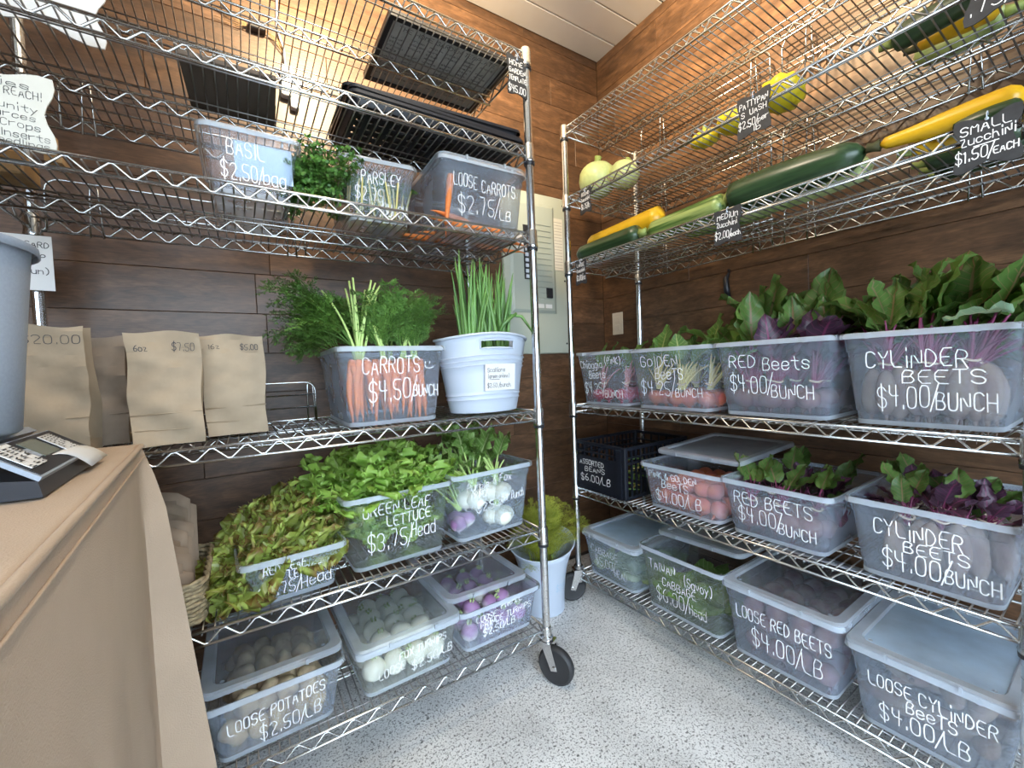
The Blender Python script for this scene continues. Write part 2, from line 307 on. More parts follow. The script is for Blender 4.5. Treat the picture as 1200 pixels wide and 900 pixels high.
def plank(parent, wall, a0, a1, k):
    z0 = .021 + PH * k; key = (wall, round(a1 - a0, 3)); L = a1 - a0
    if key not in pm:
        mb = MB(); c = .0012; h = PH - .0012
        if wall == 'l': rs = [[(0, .008, 0), (L, .008, 0), (L, .008, h), (0, .008, h)], [(0, c, 0), (L, c, 0), (L, c, h), (0, c, h)], [(c, 0, c), (L-c, 0, c), (L-c, 0, h-c), (c, 0, h-c)]]
        else: rs = [[(.008, 0, 0), (.008, -L, 0), (.008, -L, h), (.008, 0, h)], [(c, 0, 0), (c, -L, 0), (c, -L, h), (c, 0, h)], [(0, -c, c), (0, -L+c, c), (0, -L+c, h-c), (0, -c, h-c)]]
        pm[key] = mb.rings(rs, False, True).mesh('plank', WOOD, False)
    obj('plank', pm[key], parent, T(a0, YW, z0) if wall == 'l' else T(XW, -a0, z0))
for k in range(-1, 20):
    PL_ = 1.215
    if k == -1: continue
    js = {9: -1.282, 8: -1.255}.get(k, -2.9 + ((k * .437) % 1) * PL_)
    while js > -3.0: js -= PL_
    xs = [-3.0]; j = js + PL_
    while j < XW - .05: xs.append(j); j += PL_
    xs.append(XW)
    for a, b in zip(xs, xs[1:]): plank(wl, 'l', round(a + .0006, 4), round(b - .0006, 4), k)
    j = -YW + .05 + ((k * .61 + .3) % 1) * PL_; ys = [-YW]
    while j < 2.35: ys.append(j); j += PL_
    ys.append(2.4)
    for a, b in zip(ys, ys[1:]): plank(wr, 'r', round(a + .0006, 4), round(b - .0006, 4), k)
bm_ = None
for i in range(19):
    y1 = YW - .137 - .1485 * (i - 1) if i else YW; y0 = YW - .137 - .1485 * i
    if i in (0, 1): me = MB().rings([[(-3, y0 - y1 + .0035, .012), (XW, y0 - y1 + .0035, .012), (XW, -.0035, .012), (-3, -.0035, .012)][::-1], [(-3, y0 - y1 + .0035, .004), (XW, y0 - y1 + .0035, .004), (XW, -.0035, .004), (-3, -.0035, .004)][::-1], [(-3, y0 - y1 + .005, 0), (XW, y0 - y1 + .005, 0), (XW, -.005, 0), (-3, -.005, 0)][::-1]], False, True).mesh('ceiling_board', CEIL, False)
    obj('ceiling_board', me, ce, T(0, y1, ZC))

# ------------------------------------------------------------------ rack frames
ML = T(-.534875, -.234915, 0) @ RZ(.010536)                 # origin: foot of the near right post; x runs right, y into the rack
_rr = -.023874
MR = T(-.130153, .070641, 0) @ Matrix(((-sin(_rr), cos(_rr), 0, 0), (-cos(_rr), -sin(_rr), 0, 0), (0, 0, 1, 0), (0, 0, 0, 1)))
ZL = [2.0156, 1.7242, 1.4582, .8932, .5049, .1730]; ZR = [2.0413, 1.7498, 1.4715, .8636, .5026, .1273]
DEP = .449; LEN = {'L': 1.218, 'R': 1.263}; X0 = {'L': -1.218, 'R': 0.}; FR = {'L': ML, 'R': MR}
def at(rk, x, y, z, rot=0): return FR[rk] @ T(x, y, z) @ RZ(rot)
DK = .0005
def zs(rk, i): return (ZL if rk == 'L' else ZR)[i] + DK

wr_ = .0027
def truss(L, n):
    mb = MB(); mb.tube([(0,0,0),(L,0,0)], .0034, 6); mb.tube([(0,0,-.030),(L,0,-.030)], .0034, 6)
    p = []; m = 2 * n
    for i in range(m + 1):
        x = .014 + (L - .028) * i / m; z = -.004 if i % 2 else -.027
        p += [(x - .004, 0, z), (x + .004, 0, z)]
    mb.tube(p, .0026, 5); return mb
def make_rack(rk, heights, label):
    L, x0 = LEN[rk], X0[rk]
    root = thing('shelving_rack', label, 'shelving', FR[rk])
    # deck wires, shared by the shelves of one rack
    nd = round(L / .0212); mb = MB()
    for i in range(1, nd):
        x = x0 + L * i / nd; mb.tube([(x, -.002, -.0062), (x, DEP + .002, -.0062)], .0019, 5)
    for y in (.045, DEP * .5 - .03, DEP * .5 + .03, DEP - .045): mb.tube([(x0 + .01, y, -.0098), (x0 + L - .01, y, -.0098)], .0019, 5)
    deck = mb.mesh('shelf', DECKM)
    tl = truss(L, round(L / .0645)).mesh('truss', CHROME); td = truss(DEP, 6).mesh('truss', CHROME)
    mb = MB(); mb.lathe([(.0142, -.047), (.0175, -.045), (.0185, -.040), (.0168, -.034), (.0168, .004), (.0150, .010), (.0135, .010)], 14); sl = mb.mesh('corner_sleeve', CHROME, 40)
    mb = MB(); mb.lathe([(.0135, -.054), (.0172, -.054), (.0178, -.047), (.0135, -.047)], 14); clip = mb.mesh('post_clip', BLACKP, 40)
    corners = [(x0, 0), (x0 + L, 0), (x0, DEP), (x0 + L, DEP)]
    for z in heights:
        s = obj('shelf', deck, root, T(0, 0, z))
        for y in (0, DEP / 2, DEP): obj('truss', tl, s, T(x0, y, -.011 if y == DEP / 2 else 0))
        for x in (x0, x0 + L): obj('truss', td, s, T(x, 0, 0) @ RZ(pi/2))
        for c in corners:
            obj('corner_sleeve', sl, s, T(*c, 0)); obj('post_clip', clip, s, T(*c, 0))
    # grooved posts
    top = heights[0] + .012; pr = [(.0127, .155)]; z = .18
    while z < top - .01: pr += [(.0127, z - .0011), (.0123, z - .0006), (.0123, z + .0006), (.0127, z + .0011)]; z += .0254
    pr += [(.0127, top - .003), (.0105, top)]
    pm_ = MB().lathe(pr, 14).mesh('post', POSTM, 10)
    for c in corners: obj('post', pm_, root, T(*c, 0))
    # casters
    f = MB(); f.lathe([(.016, .158), (.021, .152), (.021, .142), (.012, .140)], 14); f.box((-.020, -.022, .128), (.026, .022, .140))
    for s in (-1, 1):
        f.rings([[(-.012, s*.018 - .0015, .13), (.024, s*.018 - .0015, .13), (.044, s*.018 - .0015, .056), (.022, s*.018 - .0015, .05)], [(-.012, s*.018 + .0015, .13), (.024, s*.018 + .0015, .13), (.044, s*.018 + .0015, .056), (.022, s*.018 + .0015, .05)]])
    f.tube([(.032, -.024, .0625), (.032, .024, .0625)], .006, 8)
    fk = f.mesh('caster', POSTM, 35)
    w_ = MB(); W_ = T(.032, 0, .0625) @ RX(pi/2); w_.lathe([(.015, -.014), (.046, -.011), (.054, -.014), (.0605, -.010), (.0625, -.004), (.0625, .004), (.0605, .010), (.054, .014), (.046, .011), (.015, .014)], 28, M=W_)
    wm = w_.mesh('wheel', RUBBER, 40)
    rots = {'L': (.4, -1.15, 2.0, .9), 'R': (-2.0, .6, 2.4, .3)}[rk]
    for c, a in zip(corners, rots):
        k = obj('caster', fk, root, T(*c, 0) @ RZ(a)); obj('wheel', wm, k)
    return root
rackL = make_rack('L', ZL, 'chrome wire shelving rack on casters against the long wall, with carrots and lettuce')
rackR = make_rack('R', ZR, 'chrome wire shelving rack on casters along the right wall, with squash and beets')
def ledge(root, xa, xb, z, sup, h=.10):
    mb = MB(); y = DEP - .012; r = .0028
    for k in range(3):
        zz = z + h * (k + 1) / 3
        if k == 2:
            arc = [(xa + .03 - .03*cos(t), y, z + h - .03 + .03*sin(t)) for t in (0, .4, .8, 1.2, pi/2)]
            mb.tube([(xa, y, z - .03)] + arc + [(xb - p[0] + xa, y, p[2]) for p in arc[::-1]] + [(xb, y, z - .03)], r, 6)
        else: mb.tube([(xa, y, zz), (xb, y, zz)], r, 6)
    for x in sup:
        for d in (-.012, .014): mb.tube([(x + d, y + .004, z - .038), (x + d * .6, y + .004, z + h - .01), (x, y + .006, z + h + .004)], .0026, 5)
    obj('back_ledge', mb.mesh('back_ledge', CHROME), root)
ledge(rackL, -1.19, -.595, ZL[3], (-1.05, -.61), .122); ledge(rackL, -1.19, -.60, ZL[2], (-1.10, -.64)); ledge(rackL, -1.15, -.6, ZL[1], (-1.10, -.64))
ledge(rackR, .05, .62, ZR[1], (.16, .56)); ledge(rackR, .05, .62, ZR[2], (.16, .56)); ledge(rackR, .66, 1.22, ZR[1], (.74, 1.12)); ledge(rackR, .66, 1.22, ZR[0], (.74, 1.12)); ledge(rackR, .66, 1.22, ZR[2], (.74, 1.12))
ledge(rackR, .05, .62, ZR[0], (.16, .56))

# ------------------------------------------------------------------ clear storage bins
def rrect(x0, x1, y0, y1, r, z, n=4):
    p = []
    for cx, cy, a in ((x1-r, y0+r, -pi/2), (x1-r, y1-r, 0), (x0+r, y1-r, pi/2), (x0+r, y0+r, pi)):
        for i in range(n + 1): t = a + pi/2*i/n; p.append((cx + r*cos(t), cy + r*sin(t), z))
    return p
BINS = {}
def bin_(rk, sh, xc, y0, W, H, D, label, lines, rot=0, taper=.02, lid=None, lw=.0026, clear=False, lift=0):
    root = thing('storage_bin', label, 'bin', at(rk, xc, y0, zs(rk, sh) + lift, rot))
    hw = W / 2 - .009
    def ring(t, z, o=0, r=.024):
        i = taper * (1 - t) - o; return rrect(-hw + i, hw - i, .009 + i, D - .009 - i, r, z)
    z1 = H
    mb = MB(); mb.cur = 2 if clear else 0
    mb.rings([ring(0, .0025, -.008, .016), ring(0.02, .0015), ring(.05, .008), ring(.14, H*.14), ring(.145, H*.145, .0015), ring(.80, H*.80, .0015), ring(.81, H*.81, .0035), ring(1, H - .003, .0035)], True, False)
    obj('wall', mb.mesh('wall', BIN_M, 35), root)
    mb = MB(); mb.cur = 1
    mb.rings([ring(1, H - .004, .0035), ring(1, H, .004), ring(1, H + .0005, .008), ring(1, H - .003, .010), ring(1, H - .013, .010), ring(1, H - .013, .008), ring(1, H - .005, .006)], False, False)
    for sx in (-.10, .10):
        if abs(sx) < hw: mb.box((sx*W*3 - .004, -.0015, H - .014), (sx*W*3 + .004, .001, H - .002))
    mb.rings([ring(.02, .001, .0012), ring(.06, .012, .0012)], False, False)
    obj('rim', mb.mesh('rim', BIN_M, 35), root)
    if lines:
        mb = MB(); bw = hw * 2 - .03
        def fn(x, z): return (x, .009 + taper * (1 - min(1, max(0, z / H))) - .0022 - (.002 if z > H*.78 else 0), z)
        for ln in lines:
            tx, f0, f1, fz, fh = ln[:5]; sl = ln[5] if len(ln) > 5 else 0
            write(mb, tx, -bw/2 + bw*f0, -bw/2 + bw*f1, H*fz, H*fh, fn, lw, sl)
        obj('lettering', mb.mesh('lettering', INK, False), root)
    if lid:
        dx, dy, dz, tx, ty, fog = lid
        mb = MB(); mb.cur = 0
        def lr(o, z, r=.026): return rrect(-hw - o, hw + o, .009 - o, D - .009 + o, r, z)
        mb.rings([lr(.007, -.006), lr(.008, .004), lr(.005, .009), lr(-.016, .009), lr(-.020, .003)], False, False)
        for x in (-hw*.45, hw*.45): mb.box((x - hw*.02, -.006, -.004), (x + hw*.02, .0, .0085))
        mb.cur = 1; mb.rings([lr(-.020, .003), lr(-.0201, .0025)], False, True)
        mb.cur = 0
        for x in (-1, 1):
            for y in (.045, D - .045): mb.lathe([(.005, .0032), (.004, .0045), (.003, .0032)], 10, M=T(x*(hw - .034), y, 0))
        o = obj('lid', mb.mesh('lid', [PLT, (PLL, FOG, HAZE)[int(fog)]], 35), root, T(dx, dy, H + dz) @ RX(tx) @ RY(ty))
    return root
DL = 'clear plastic bin hand-lettered '
# left rack, shelf C (index 2)
bin_('L', 2, -.75, .045, .21, .145, .34, DL+'BASIL on the upper left shelf', [('BASIL',.2,.66,.60,.22,-.02),('$2.50/bag',.12,.92,.24,.24,-.02)])
bin_('L', 2, -.445, .085, .215, .165, .34, DL+'PARSLEY beside the curly parsley', [('PARSLEY',.2,.85,.62,.18),('$2.75',.1,.55,.34,.2),('/BUNCH',.5,.95,.12,.2)], rot=-.06)
bin_('L', 2, -.128, .05, .312, .212, .39, DL+'LOOSE CARROTS with a lid', [('LOOSE',.1,.4,.62,.17),('CARROTS',.46,.92,.60,.17),('$2.75/',.16,.68,.28,.24),('LB',.7,.86,.24,.14)], lid=(0,0,0,0,0,False), rot=-.03)
# shelf D (3)
bin_('L', 3, -.444, .035, .30, .213, .40, DL+'CARROTS with a smiley face', [('CARROTS',.16,.78,.66,.2),('\u263a',.84,.95,.70,.13),('$4.50/',.22,.72,.3,.26,.03),('BUNCH',.70,.99,.34,.15)], rot=-.02, lw=.003)
# shelf E (4)
bin_('L', 4, -.712, .01, .235, .112, .32, DL+'RED LEAF LETTUCE', [('RED LEAF',.14,.62,.66,.2),('LETTUCE',.42,.8,.45,.19),('$3.75/Head',.08,.92,.14,.26,.03)], rot=.05, lw=.0023)
bin_('L', 4, -.444, .035, .31, .205, .40, DL+'GREEN LEAF LETTUCE', [('GREEN LEAF',.1,.82,.72,.15),('LETTUCE',.34,.82,.54,.14),('$3.75/',.14,.6,.24,.24),('Head',.6,.88,.3,.2)], rot=.02, clear=True, lw=.0028)
bin_('L', 4, -.137, .045, .305, .213, .40, DL+'PURPLE & FOX turnip bunches', [('Purple',.1,.4,.74,.12),('& Fox',.46,.74,.78,.12,.04),('PRINCE',.16,.4,.62,.1),('$2.50/',.24,.6,.38,.13,.12),('per Bunch',.6,.95,.46,.13,.05)], rot=.06, lw=.0023)
# shelf F (5)
bin_('L', 5, -.765, .012, .30, .148, .40, DL+'LOOSE POTATOES under an ajar lid', [('LOOSE POTATOES',.10,.90,.44,.19,.09),('$2.50/LB',.34,.86,.13,.24,.06)], rot=.015, lid=(0,.012,.022,rad(-3),0,False))
bin_('L', 5, -.440, .015, .305, .138, .40, DL+'LOOSE FOX TURNIPS with a lid', [('LOOSE',.14,.42,.30,.18,.06),('FOX TURNIPS',.36,.9,.55,.16,.05),('$2.50/LB',.5,.98,.2,.19,.1)], rot=.03, lid=(0,0,.001,0,0,False), clear=True)
bin_('L', 5, -.145, .02, .305, .138, .40, DL+'LOOSE PURPLE PRINCE TURNIPS', [('LOOSE',.14,.42,.64,.15),('PURPLE',.48,.78,.76,.16,.05),('PRINCE TURNIPS',.2,.94,.46,.15,.05),('$2.50/LB',.24,.7,.24,.17,.05)], rot=.02, lid=(-.01,.06,.010,0,rad(1),False))
# right rack, shelf 4 (3)
bin_('R', 3, .127, .03, .288, .224, .39, DL+'CHIOGGIA (PINK) BEETS', [('Chioggia',.02,.55,.70,.13),('(PiNK)',.6,.98,.76,.12),('Beets',.22,.6,.5,.15),('$4.25/',.08,.55,.22,.2),('BUNCH',.56,.95,.16,.13)])
bin_('R', 3, .446, .03, .335, .222, .39, DL+'GOLDEN BEETS', [('GolDEN',.12,.66,.70,.17),('BeeTS',.33,.72,.50,.17),('$4.25/',.1,.58,.24,.22),('BUNCH',.6,.95,.22,.13)])
bin_('R', 3, .782, .03, .325, .222, .39, DL+'RED BEETS on the third shelf up', [('RED',.1,.38,.66,.16),('Beets',.45,.88,.62,.16),('$4.00/',.1,.52,.32,.22),('BUNCH',.52,.9,.26,.16)])
bin_('R', 3, 1.098, .035, .298, .222, .39, DL+'CYLINDER BEETS on the third shelf up', [('CYLiNDER',.12,.80,.62,.17),('BEETS',.38,.9,.46,.13),('$4.00/',.2,.6,.20,.22),('BUNCH',.60,.96,.2,.17)], lw=.0028)
# shelf 5 (4)
bin_('R', 4, .492, .02, .326, .164, .40, DL+'PINK & GOLDEN BEETS', [('PiNK & GOLDEN',.06,.74,.70,.14),('BeeTS',.24,.62,.50,.17),('$4.00/LB',.14,.78,.18,.24)], lid=(.01,.085,.028,rad(2.5),0,2))
bin_('R', 4, .793, .015, .302, .168, .40, DL+'RED BEETS on the second shelf up', [('RED BEETS',.08,.9,.58,.22),('$4.00/',.12,.58,.26,.26),('BUNCH',.56,.92,.2,.19)], lw=.0028)
bin_('R', 4, 1.108, .012, .286, .186, .40, DL+'CYLINDER BEETS on the second shelf up', [('CYLiNDER',.14,.76,.58,.2),('BEETS',.36,.8,.42,.14),('$4.00/',.2,.66,.16,.24),('BUNCH',.64,.98,.16,.17)], lw=.0028)
# shelf 6 (5)
bin_('R', 5, .155, .012, .305, .182, .40, DL+'CABBAGE with a fogged lid at the floor end', [('CABBAGE',.12,.7,.58,.16),('$5.00/',.2,.62,.3,.2),('HEAD',.6,.86,.2,.18)], lid=(0,0,0,0,0,True), lw=.002)
bin_('R', 5, .486, .012, .335, .228, .40, DL+'TAIWAN (SAVOY) CABBAGE', [('TAIWAN',.08,.46,.66,.15),('(Savoy)',.56,.94,.60,.14),('CABBAGE',.26,.72,.44,.13),('$6.00/',.16,.6,.16,.22),('Head',.62,.84,.18,.16)], lid=(0,.11,.022,rad(-3),rad(-2),2), clear=True)
bin_('R', 5, .803, .012, .322, .218, .40, DL+'LOOSE RED BEETS', [('LOOSE RED BEETS',.08,.98,.56,.17),('$4.00/LB',.24,.9,.22,.24)], lid=(0,0,0,0,0,False), lw=.0028)
bin_('R', 5, 1.108, .01, .29, .196, .40, DL+'LOOSE CYLINDER BEETS with a fogged lid', [('LOOSE CYLiNDER',.1,.96,.56,.16),('BeeTS',.38,.72,.40,.15),('$4.00/LB',.18,.8,.16,.2)], lid=(0,0,0,0,0,True), lw=.0028)

# ------------------------------------------------------------------ roots and fruits
def blob(rx, ry, rz, n=12, m=8, lump=.0, seed=0, tail=0, neck=0):
    q = random.Random(seed); ph = [q.uniform(0, 6.3) for _ in range(6)]
    def rr(a, t): return 1 + lump * (sin(2*a + ph[0]) * sin(3*t + ph[1]) + .7*sin(3*a + ph[2] + 4*t) + .5*sin(5*t + ph[3] + a))
    mb = MB(); rs = []
    for i in range(m + 1):
        t = pi * (.02 + .96 * i / m); z = -cos(t); s = sin(t)
        rs.append([(rx*s*cos(a)*rr(a, t), ry*s*sin(a)*rr(a, t), rz*z) for a in (2*pi*k/n for k in range(n))])
    mb.rings(rs)
    if tail: mb.tube([(0, 0, -rz*.96), (.002, .001, -rz - tail*.4), (-.003, .003, -rz - tail)], [rx*.22, rx*.07, .0006], 6)
    return mb
FOXT = mat('white_turnip_skin', (.84, .84, .70), .35, noise=.08, nscale=30); PURT = gradmat('purple_top_skin', (.76, .72, .66), (.40, .22, .42), -.016, .008)
PURD = gradmat('deep_purple_skin', (.62, .54, .60), (.36, .19, .38), -.022, -.002); STUB = mat('cut_stem', (.45, .55, .25), .6)
POT = mat('potato_skin', (.62, .49, .30), .75, col2=(.40, .29, .19), nscale=45, bump=.5, bscale=80, rand=.12)
CARR = mat('carrot_skin', (.85, .25, .06), .5, noise=.25, nscale=60, stretch=(1, 1, 4), bump=.4, bscale=70); GOLD = mat('orange_beet_skin', (.66, .21, .09), .55, col2=(.52, .12, .11), nscale=25, rand=.1)
PINK = mat('pink_beet_skin', (.62, .07, .13), .45, noise=.3, nscale=40); RBEET = mat('dark_beet_skin', (.16, .05, .07), .6, col2=(.25, .16, .15), nscale=40, bump=.3); CBEET = mat('dusty_beet_skin', (.36, .30, .25), .75, col2=(.21, .14, .13), nscale=25, stretch=(1, 1, .4), bump=.3)
LGREEN = mat('pale_green_stalk', (.50, .66, .22), .45); PSTEM = mat('magenta_stalk', (.27, .04, .13), .35, noise=.35, nscale=30); PKSTEM = mat('pink_stalk', (.60, .28, .28), .4); YSTEM = mat('yellow_stalk', (.72, .66, .24), .4)
def pile(rk, sh, xc, yc, nx, ny, nl, sx, sy, sz, z0, protos, name, label, cat, group, keep=lambda *a: True, jit=.18, flat=False, skip=0):
    for k in range(nl):
        for i in range(nx - (k % 2)):
            for j in range(ny - (k % 2)):
                if R.random() < skip: continue
                x = (i - (nx - 1 - (k % 2)) / 2) * sx + R.uniform(-jit, jit) * sx * .6; y = (j - (ny - 1 - (k % 2)) / 2) * sy + R.uniform(-jit, jit) * sy * .6
                z = z0 + k * sz
                M = at(rk, xc + x, yc + y, zs(rk, sh) + z) @ RZ(R.uniform(0, 6.28)) @ (RX(pi/2 + R.uniform(-.3, .3)) if flat else RX(R.uniform(-1.2, 1.2)))
                p = R.choice(protos); o = thing(name, label, cat, M, group, p[0])
                for nm, me in p[1:]: obj(nm, me, o)
def proto(mb, m, *kids): return (mb.mesh('skin', m), *kids)
stub = MB()
for k in range(4): stub.tube([(.004*cos(k*1.6), .004*sin(k*1.6), .020), (.008*cos(k*1.6), .008*sin(k*1.6), .036)], [.0035, .0028], 6)
stub = stub.mesh('stem', STUB)
turn = [proto(blob(.033, .033, .030, 14, 9, .03, s, .012), FOXT, ('stem', stub)) for s in range(3)]
purt = [proto(blob(.027, .028, .026, 14, 9, .05, s, .012), PURT, ('stem', stub)) for s in range(2)] + [proto(blob(.028, .027, .026, 14, 9, .06, s, .012), PURD, ('stem', stub)) for s in (5, 6)]
pot = [proto(blob(.023, .027, .034, 14, 10, .17, s), POT) for s in range(5)]
beetg = [proto(blob(.030, .030, .027, 12, 8, .05, s, .03), GOLD) for s in range(3)]
beetr = [proto(blob(.031, .031, .028, 12, 8, .06, s, .03), RBEET) for s in range(3)]
beetc = [proto(blob(.023, .022, .07, 12, 9, .05, s, .03), CBEET) for s in range(3)]
pile('L', 5, -.765, .215, 5, 6, 2, .044, .052, .042, .032, pot, 'potato', 'knobbly tan potato in the lidded bin lettered LOOSE POTATOES', 'potato', 'potatoes in the ajar bin')
pile('L', 5, -.440, .222, 4, 5, 2, .060, .064, .050, .037, turn, 'white_turnip', 'round white turnip in the lidded bin lettered FOX TURNIPS', 'turnip', 'white turnips in the lidded bin')
pile('L', 5, -.145, .222, 4, 5, 2, .060, .064, .046, .034, purt, 'purple_turnip', 'purple topped turnip in the bin lettered LOOSE PURPLE PRINCE TURNIPS', 'turnip', 'purple turnips in the lidded bin')
pile('R', 4, .492, .222, 5, 5, 2, .052, .064, .048, .033, beetg, 'loose_beet', 'orange skinned round beet in the bin lettered PINK & GOLDEN BEETS', 'beet', 'loose pink and golden beets')
pile('R', 5, .803, .222, 4, 5, 3, .064, .064, .052, .034, beetr, 'loose_beet', 'dark round beet in the bin lettered LOOSE RED BEETS', 'beet', 'loose red beets')
pile('R', 5, 1.108, .215, 4, 2, 3, .052, .16, .046, .028, beetc, 'cylinder_beet', 'long dusty beet lying in the bin lettered LOOSE CYLINDER BEETS', 'beet', 'loose cylinder beets', flat=True, jit=.03)
def carrot(seed, L=.15, r=.0125, bend=.01):
    q = random.Random(seed); mb = MB(); n = 10; P = []; rr = []
    b1, b2 = q.uniform(-bend, bend), q.uniform(-bend, bend)
    for i in range(n + 1):
        t = i / n; P.append((b1*sin(3*t), b2*sin(2.4*t), -L*t)); rr.append(r * ((1 - .72*t) if t < .92 else .18) * (1 + .06*sin(9*t + seed)) * (.72 if i == 0 else 1))
    mb.tube(P + [(P[-1][0] + .003, P[-1][1], -L*1.12)], rr + [.0008], 10); return mb.mesh('carrot', CARR)
CAR = [carrot(s, .125 + .02*(s % 3)) for s in range(5)]; CARL = [carrot(9 + s, .17, .013, .015) for s in range(3)]
# loose carrots lie in their bin
for i, (x, y, z, a, t) in enumerate(((-.05,.09,.022,.15,1.5),(-.10,.12,.022,3.3,1.5),(-.18,.10,.024,.4,1.5),(-.22,.16,.03,2.6,1.5),(-.12,.2,.03,.1,1.5),(-.2,.26,.022,.3,1.5),(-.235,.08,.165,-.2,.14),(-.06,.26,.022,2.9,1.5),(-.13,.30,.03,.2,1.5),(-.15,.15,.055,.5,1.5))):
    thing('loose_carrot', 'orange carrot standing up in the corner of the bin lettered LOOSE CARROTS' if t < 1 else 'knobbly orange carrot lying in the bin lettered LOOSE CARROTS', 'carrot', at('L', x, y, zs('L', 2) + z, a) @ RY(t), 'loose carrots', CARL[i % 3])

# ------------------------------------------------------------------ leaves
def curve(L, bend, n, p=1.3):
    P = [(0., 0.)]; A = [0.]
    for i in range(1, n + 1):
        th = bend * ((i - .5) / n) ** p; y, z = P[-1]; P.append((y + sin(th) * L / n, z + cos(th) * L / n)); A.append(bend * (i / n) ** p)
    return P, A
def blade(Ls, L, W, bend, seed, nl=10, nw=6, ruf=.008, cup=.25, prof=None, freq=14, w0=.0):
    'a leaf blade that starts Ls along its bent stalk'
    q = random.Random(seed); n = 24; P, A = curve(Ls + L, bend, n); ph = [q.uniform(0, 6.3) for _ in range(5)]
    prof = prof or (lambda t: sin(pi * min(1, t*.94 + .05) ** .78) ** .75)
    tw = q.uniform(-.4, .4)
    def fn(u, v):
        d = (Ls + L*u) / (Ls + L) * n; i = min(int(d), n - 1); k = d - i
        y = P[i][0]*(1-k) + P[i+1][0]*k; z = P[i][1]*(1-k) + P[i+1][1]*k; th = A[i]*(1-k) + A[i+1]*k
        s = v*2 - 1; hwid = W/2*prof(u) + w0; e = abs(s)**1.6
        off = cup * hwid * s*s * 1.0 + ruf * max(e, u**4*.8) * (sin(freq*u + ph[0] + (1.5 if s > 0 else 0)) + .6*sin(freq*1.9*u + ph[1] + s*2)) + ruf * .5 * sin(6*s + 5*u + ph[2])
        x = s * hwid * (1 + .12*sin(freq*1.3*u + ph[3])*e); off += tw * x * u
        return (x, y - cos(th) * off * -1 * -1, z + sin(th) * off)
    return MB().grid(fn, nl, nw)
def stalk(Ls, L, bend, r0, r1, sides=6):
    n = 24; P, A = curve(Ls + L, bend, n); k = max(3, int(n * Ls / (Ls + L)) + 1)
    return MB().tube([(0, P[i][0], P[i][1]) for i in range(0, k + 1, 1)], [r0 + (r1 - r0) * i / k for i in range(k + 1)], sides)
BEETL = leafmat('beet_leaf', (.15, .28, .06), (.32, .20, .12), col2=(.055, .125, .03)); CHARD = leafmat('golden_beet_leaf', (.14, .28, .06), (.42, .50, .18), col2=(.055, .14, .03))
PURL = leafmat('purple_beet_leaf', (.075, .028, .055), (.22, .04, .12), col2=(.03, .018, .035), transl=.15); PALEL = leafmat('pale_leaf_underside', (.36, .58, .42), (.6, .7, .5), col2=(.24, .42, .18))
LETT = leafmat('green_lettuce', (.47, .70, .14), (.66, .80, .34), col2=(.19, .40, .05), side=6, transl=.4); RLET = leafmat('red_lettuce', (.56, .66, .16), (.74, .80, .40), edge=(.30, .17, .06), col2=(.42, .55, .11), side=6, edgew=.955, transl=.4)
CABL = leafmat('cabbage_leaf', (.24, .40, .10), (.55, .65, .35), col2=(.15, .28, .05), side=7); TURL = leafmat('turnip_leaf', (.26, .42, .10), (.62, .70, .36), col2=(.10, .22, .04))
CUTG = mat('parsley_green', (.085, .21, .03), .5, col2=(.035, .11, .015), nscale=25, rand=.3); FERN = mat('carrot_top_green', (.13, .27, .045), .55, col2=(.05, .13, .02), nscale=18, rand=.3); DILLM = mat('dill_green', (.46, .47, .06), .55, col2=(.26, .32, .04), nscale=20, rand=.25)
SCALM = mat('scallion_green', (.16, .32, .075), .35, col2=(.09, .22, .06), nscale=8, rand=.25)
def lv(name, m, stm, specs, nl=10, nw=6, **k):
    out = []
    for i, (Ls, L, W, bend) in enumerate(specs):
        out.append((blade(Ls, L, W, bend, 31*i + len(name), nl, nw, **k).mesh('leaf', m), stalk(Ls, L, bend, .0042, .0026).mesh('stem', stm)))
    return out
BS = [(.15, .16, .10, .9), (.13, .18, .095, 1.5), (.16, .14, .10, .5), (.14, .17, .11, 1.9), (.12, .15, .085, .3)]
LVRED = lv('beet', BEETL, PSTEM, BS, ruf=.009); LVGOLD = lv('gold', CHARD, YSTEM, BS, ruf=.006); LVPUR = lv('purple', PURL, PSTEM, BS, ruf=.008); LVPINK = lv('pinkb', CHARD, PKSTEM, BS, ruf=.006)
LVTUR = lv('turnip', TURL, LGREEN, [(.10, .12, .06, .9), (.09, .13, .055, 1.4), (.10, .11, .06, .4)], ruf=.010, freq=22)
TW = MB().tube([(.011*cos(t), .011*sin(t), .002*sin(2*t)) for t in (2*pi*i/12 for i in range(12))], .0022, 5, closed=True).mesh('twist_tie', mat('white_twist_tie', (.75, .62, .5), .6))
